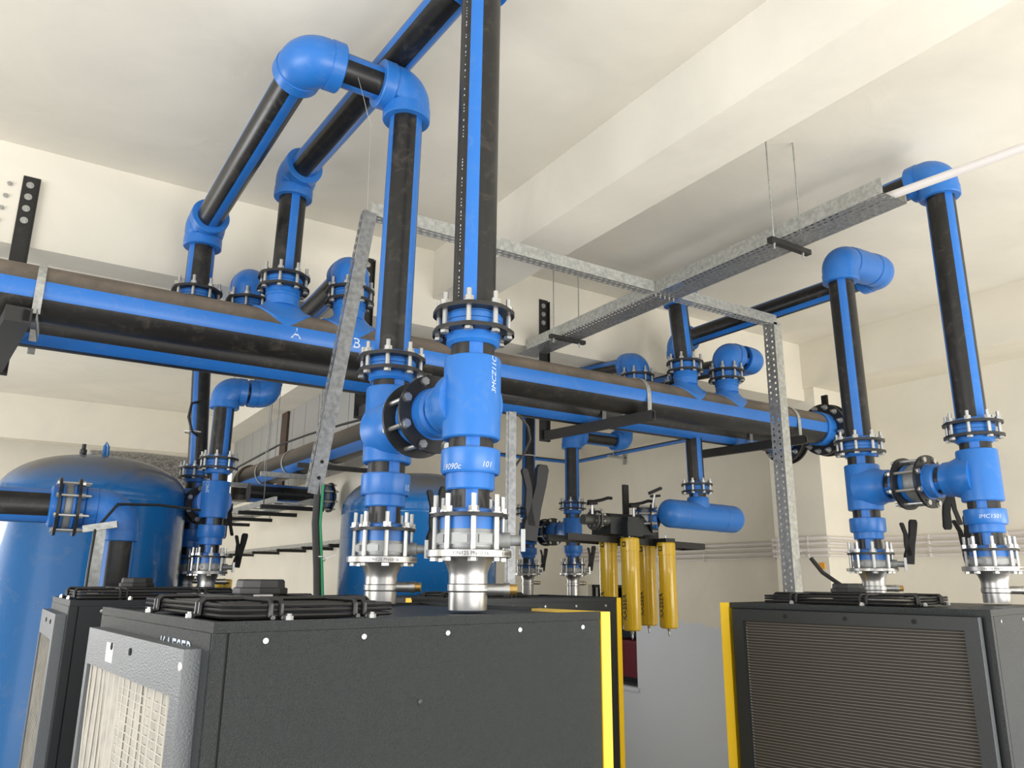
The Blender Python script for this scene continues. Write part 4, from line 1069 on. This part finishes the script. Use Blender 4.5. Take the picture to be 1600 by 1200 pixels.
run('dark blue-striped pipe crossing under the large far pipe to the second tank', [(2.35, 9.6, 2.70), (3.20, 9.6, 2.70)], rp=.115, stripes=[Vector((0, -.6, -1))])
flange_joint((3.30, 9.6, 2.70), (1,0,0), 'dark flange pair at the end of the far crossing pipe', gap=.14, R=.19, over=.05, rp=.11, below=.05, above=.05, lip=.15, x=(0,0,1), wafer=.06)
lt = thing('cable_ladder', (2.7, 10.5, 2.45), 'upper galvanised cable ladder in the far bay on black cross arms', 'cable ladder')
g = G(); 
for x_ in (2.35, 2.75): g.bar((x_, 8.4, 2.52), (x_, 13.5, 2.52), .03, .06)
for k in range(16): g.bar((2.35, 8.5+.33*k, 2.50), (2.75, 8.5+.33*k, 2.50), .03, .015)
g.part('ladder', m_galv, lt)
for yy in (8.8, 10.9):
    for x_ in (2.33, 2.99): G().lathe([(0, .005), (CZ-2.46, .005)], (x_, yy, 2.46), upz, 6).part('rod', m_galvd, lt)
for yy in (8.8, 9.8, 10.9, 12.1): G().bar((2.30, yy, 2.47), (3.02, yy, 2.47), .05, .045).part('cross_arm', m_blksteel, lt)
lw = thing('wall_cable_ladder', (3.4, 10.5, 2.1), 'lower cable ladder on the partition wall with black brackets', 'cable ladder')
g = G()
for x_ in (3.20, 3.58): g.bar((x_, 7.9, 2.11), (x_, 16.0, 2.11), .025, .045)
for k in range(26): g.bar((3.20, 8.0+.3*k, 2.10), (3.58, 8.0+.3*k, 2.10), .025, .012)
g.part('ladder', m_galv, lw)
for yy in (8.9, 9.9, 11.0, 12.3, 13.8, 15.3):
    g = G(); g.bar((3.15, yy, 2.07), (3.60, yy, 2.07), .05, .04); g.bar((3.60, yy, 2.0), (3.60, yy, 2.30), .05, .03, up=(1,0,0)); g.part('wall_arm', m_blksteel, lw)
G().lathe([(0, .12), (3.0, .12), (3.17, .12), (3.18, .10)], (2.22, 9.95, FL), upz, 24).thing('yellow_column', m_yelf, 'yellow cylinder far back beside the far left steel stubs', 'cylinder')
fd = G(); fd.lathe([(.2*i, .42*(1-.25*max(0, .35-i/8))) for i in range(9)], (.72, 11.6, 2.95), (1, .02, -.02), 40); fd.thing('foil_duct', m_foil, 'horizontal duct wrapped in crumpled foil above the large left tank', 'duct')

# cables
G().tube([(1.455, 4.35, 2.25), (1.45, 4.34, 2.0), (1.43, 4.2, 1.75), (1.40, 4.05, 1.50)], .021, 10).thing('black_cable', m_rub, 'thick black cable dropping from the leaning strip', 'cable')
G().tube([(1.475, 4.325, 2.22), (1.472, 4.32, 2.0), (1.455, 4.2, 1.78), (1.42, 4.02, 1.50)], .008, 8).thing('green_wire', m_green, 'green earth wire dropping from the leaning strip', 'wire')
zt_ = G(); zt_.ring((1.452, 4.24, 1.80), (.1, .5, 1), .028, .034, .006, 20); zt_.bar((1.46, 4.21, 1.80), (1.53, 4.20, 1.825), .012, .006); zt_.thing('cable_tie', m_white, 'white tie around the black cable and green wire', 'cable tie')
G().tube([(5.80, 4.30, 1.90), (5.83, 4.22, 1.78), (5.86, 4.05, 1.66), (5.82, 3.9, 1.56)], .018, 10).thing('black_cable', m_rub, 'black cable running down to the right compressor beside the slotted post', 'cable')
G().tube([(1.505, 8.425, 3.12), (1.42, 8.36, 3.16), (1.37, 8.34, 3.30), (1.39, 8.36, 3.45), (1.495, 8.43, 3.50)], .014, 8).thing('black_cable', m_rub, 'short black cable loop beside the far left riser', 'cable')
G().ring((1.475, 8.50, 3.17), (0.05,0,1), .0975, .104, .012, 32).thing('cable_tie', m_white, 'white tie around the rear far left riser', 'cable tie')
G().ring((JX, JY, 3.45), (0.05,0,1), .0975, .104, .012, 32).thing('cable_tie', m_white, 'white tie around the riser left of the black bracket', 'cable tie')
wr = G(); wr.tube([(1.25, 3.55, 4.36), (1.28, 3.52, 4.22), (1.31, 3.53, 4.14), (1.34, 3.55, 4.10), (1.345, 3.56, 3.9), (1.352, 3.56, 3.6)], .0016, 5); wr.thing('thin_wire', m_zinc, 'thin bare wire hanging from the top elbow pipe', 'wire')
# slotted angle behind riser B
ba = thing('slotted_angle', (3.18, 5.0, 1.55), 'galvanised perforated angle standing behind the nearest riser', 'angle post')
g = G(); g.plate_holes((3.14, 5.0, 2.98), (.0, 0, -1), (.6, -.3, 0), 27, 1, .052, .045, .010, .007, .002); g.bar((3.185, 4.975, 2.98), (3.185, 4.975, 1.57), .06, .003, up=(.3,1,0)); g.part('angle', m_galvd, ba)
G().tube([(3.19, 4.99, 2.98), (3.27, 5.0, 2.96), (3.35, 5.0, 2.88), (3.37, 5.0, 2.78), (3.31, 5.0, 2.66), (3.20, 5.0, 2.52)], .010, 8).thing('black_cable', m_rub, 'thin black cable arching beside the perforated angle', 'cable')
# small fittings seen over the near header
G().box((.26, 6.0, 3.60), (.33, 6.06, 3.72)).thing('brass_plug', m_brass, 'small brownish plug peeping over the nearer header at left', 'plug')
G().add([(.48,6.0,3.60),(.57,6.0,3.58),(.57,6.04,3.70),(.53,6.03,3.66),(.48,6.03,3.64),(.48,6.08,3.60),(.57,6.08,3.58),(.57,6.10,3.70)], [(0,1,2,3,4),(5,6,7),(0,5,6,1),(1,6,7,2)])
sg = G(); sg.bar((.46, 6.0, 3.645), (.55, 6.0, 3.66), .02, .03); sg.bar((.55, 6.0, 3.64), (.555, 6.0, 3.71), .02, .025, up=(1,0,0)); sg.thing('yellow_lever', m_orange, 'small orange lever peeping over the nearer header at left', 'lever')

# handwriting on the fittings
text_cyl(oB, '3MCZ11C', .037, (BX, BY, 2.46), (0,0,-1), .124, view_x((BX, BY), .80), along=True, name='handwriting', italic=.2, flip=True)
text_cyl(oB, '19090c', .034, (BX, BY, 2.135), (0,0,1), .1252, view_x((BX, BY), -.90), along=False, name='handwriting', italic=.2)
text_cyl(oB, '101', .034, (BX, BY, 2.145), (0,0,1), .1252, view_x((BX, BY), .35), along=False, name='handwriting', italic=.2)
G_ = [o for o in C.objects if o.get('label', '').startswith('blue tee with reducer')]
def teeof(s): return [o for o in G_ if s in o['label']][0]
text_cyl(teeof('rightmost riser'), 'IMC1501', .036, (DX, DY, 2.105), (0,0,1), .1252, view_x((DX, DY), -.30), along=False, name='handwriting', italic=.2)
text_cyl(teeof('far left, front'), '2MC12', .045, (FX1, FY1, 2.46), (0,0,-1), .124, view_x((FX1, FY1), -.5), along=True, name='handwriting', flip=True)
text_cyl(teeof('riser behind'), '10', .045, (AX, AY, 2.13), (0,0,1), .1252, view_x((AX, AY), .75), along=False, name='handwriting')
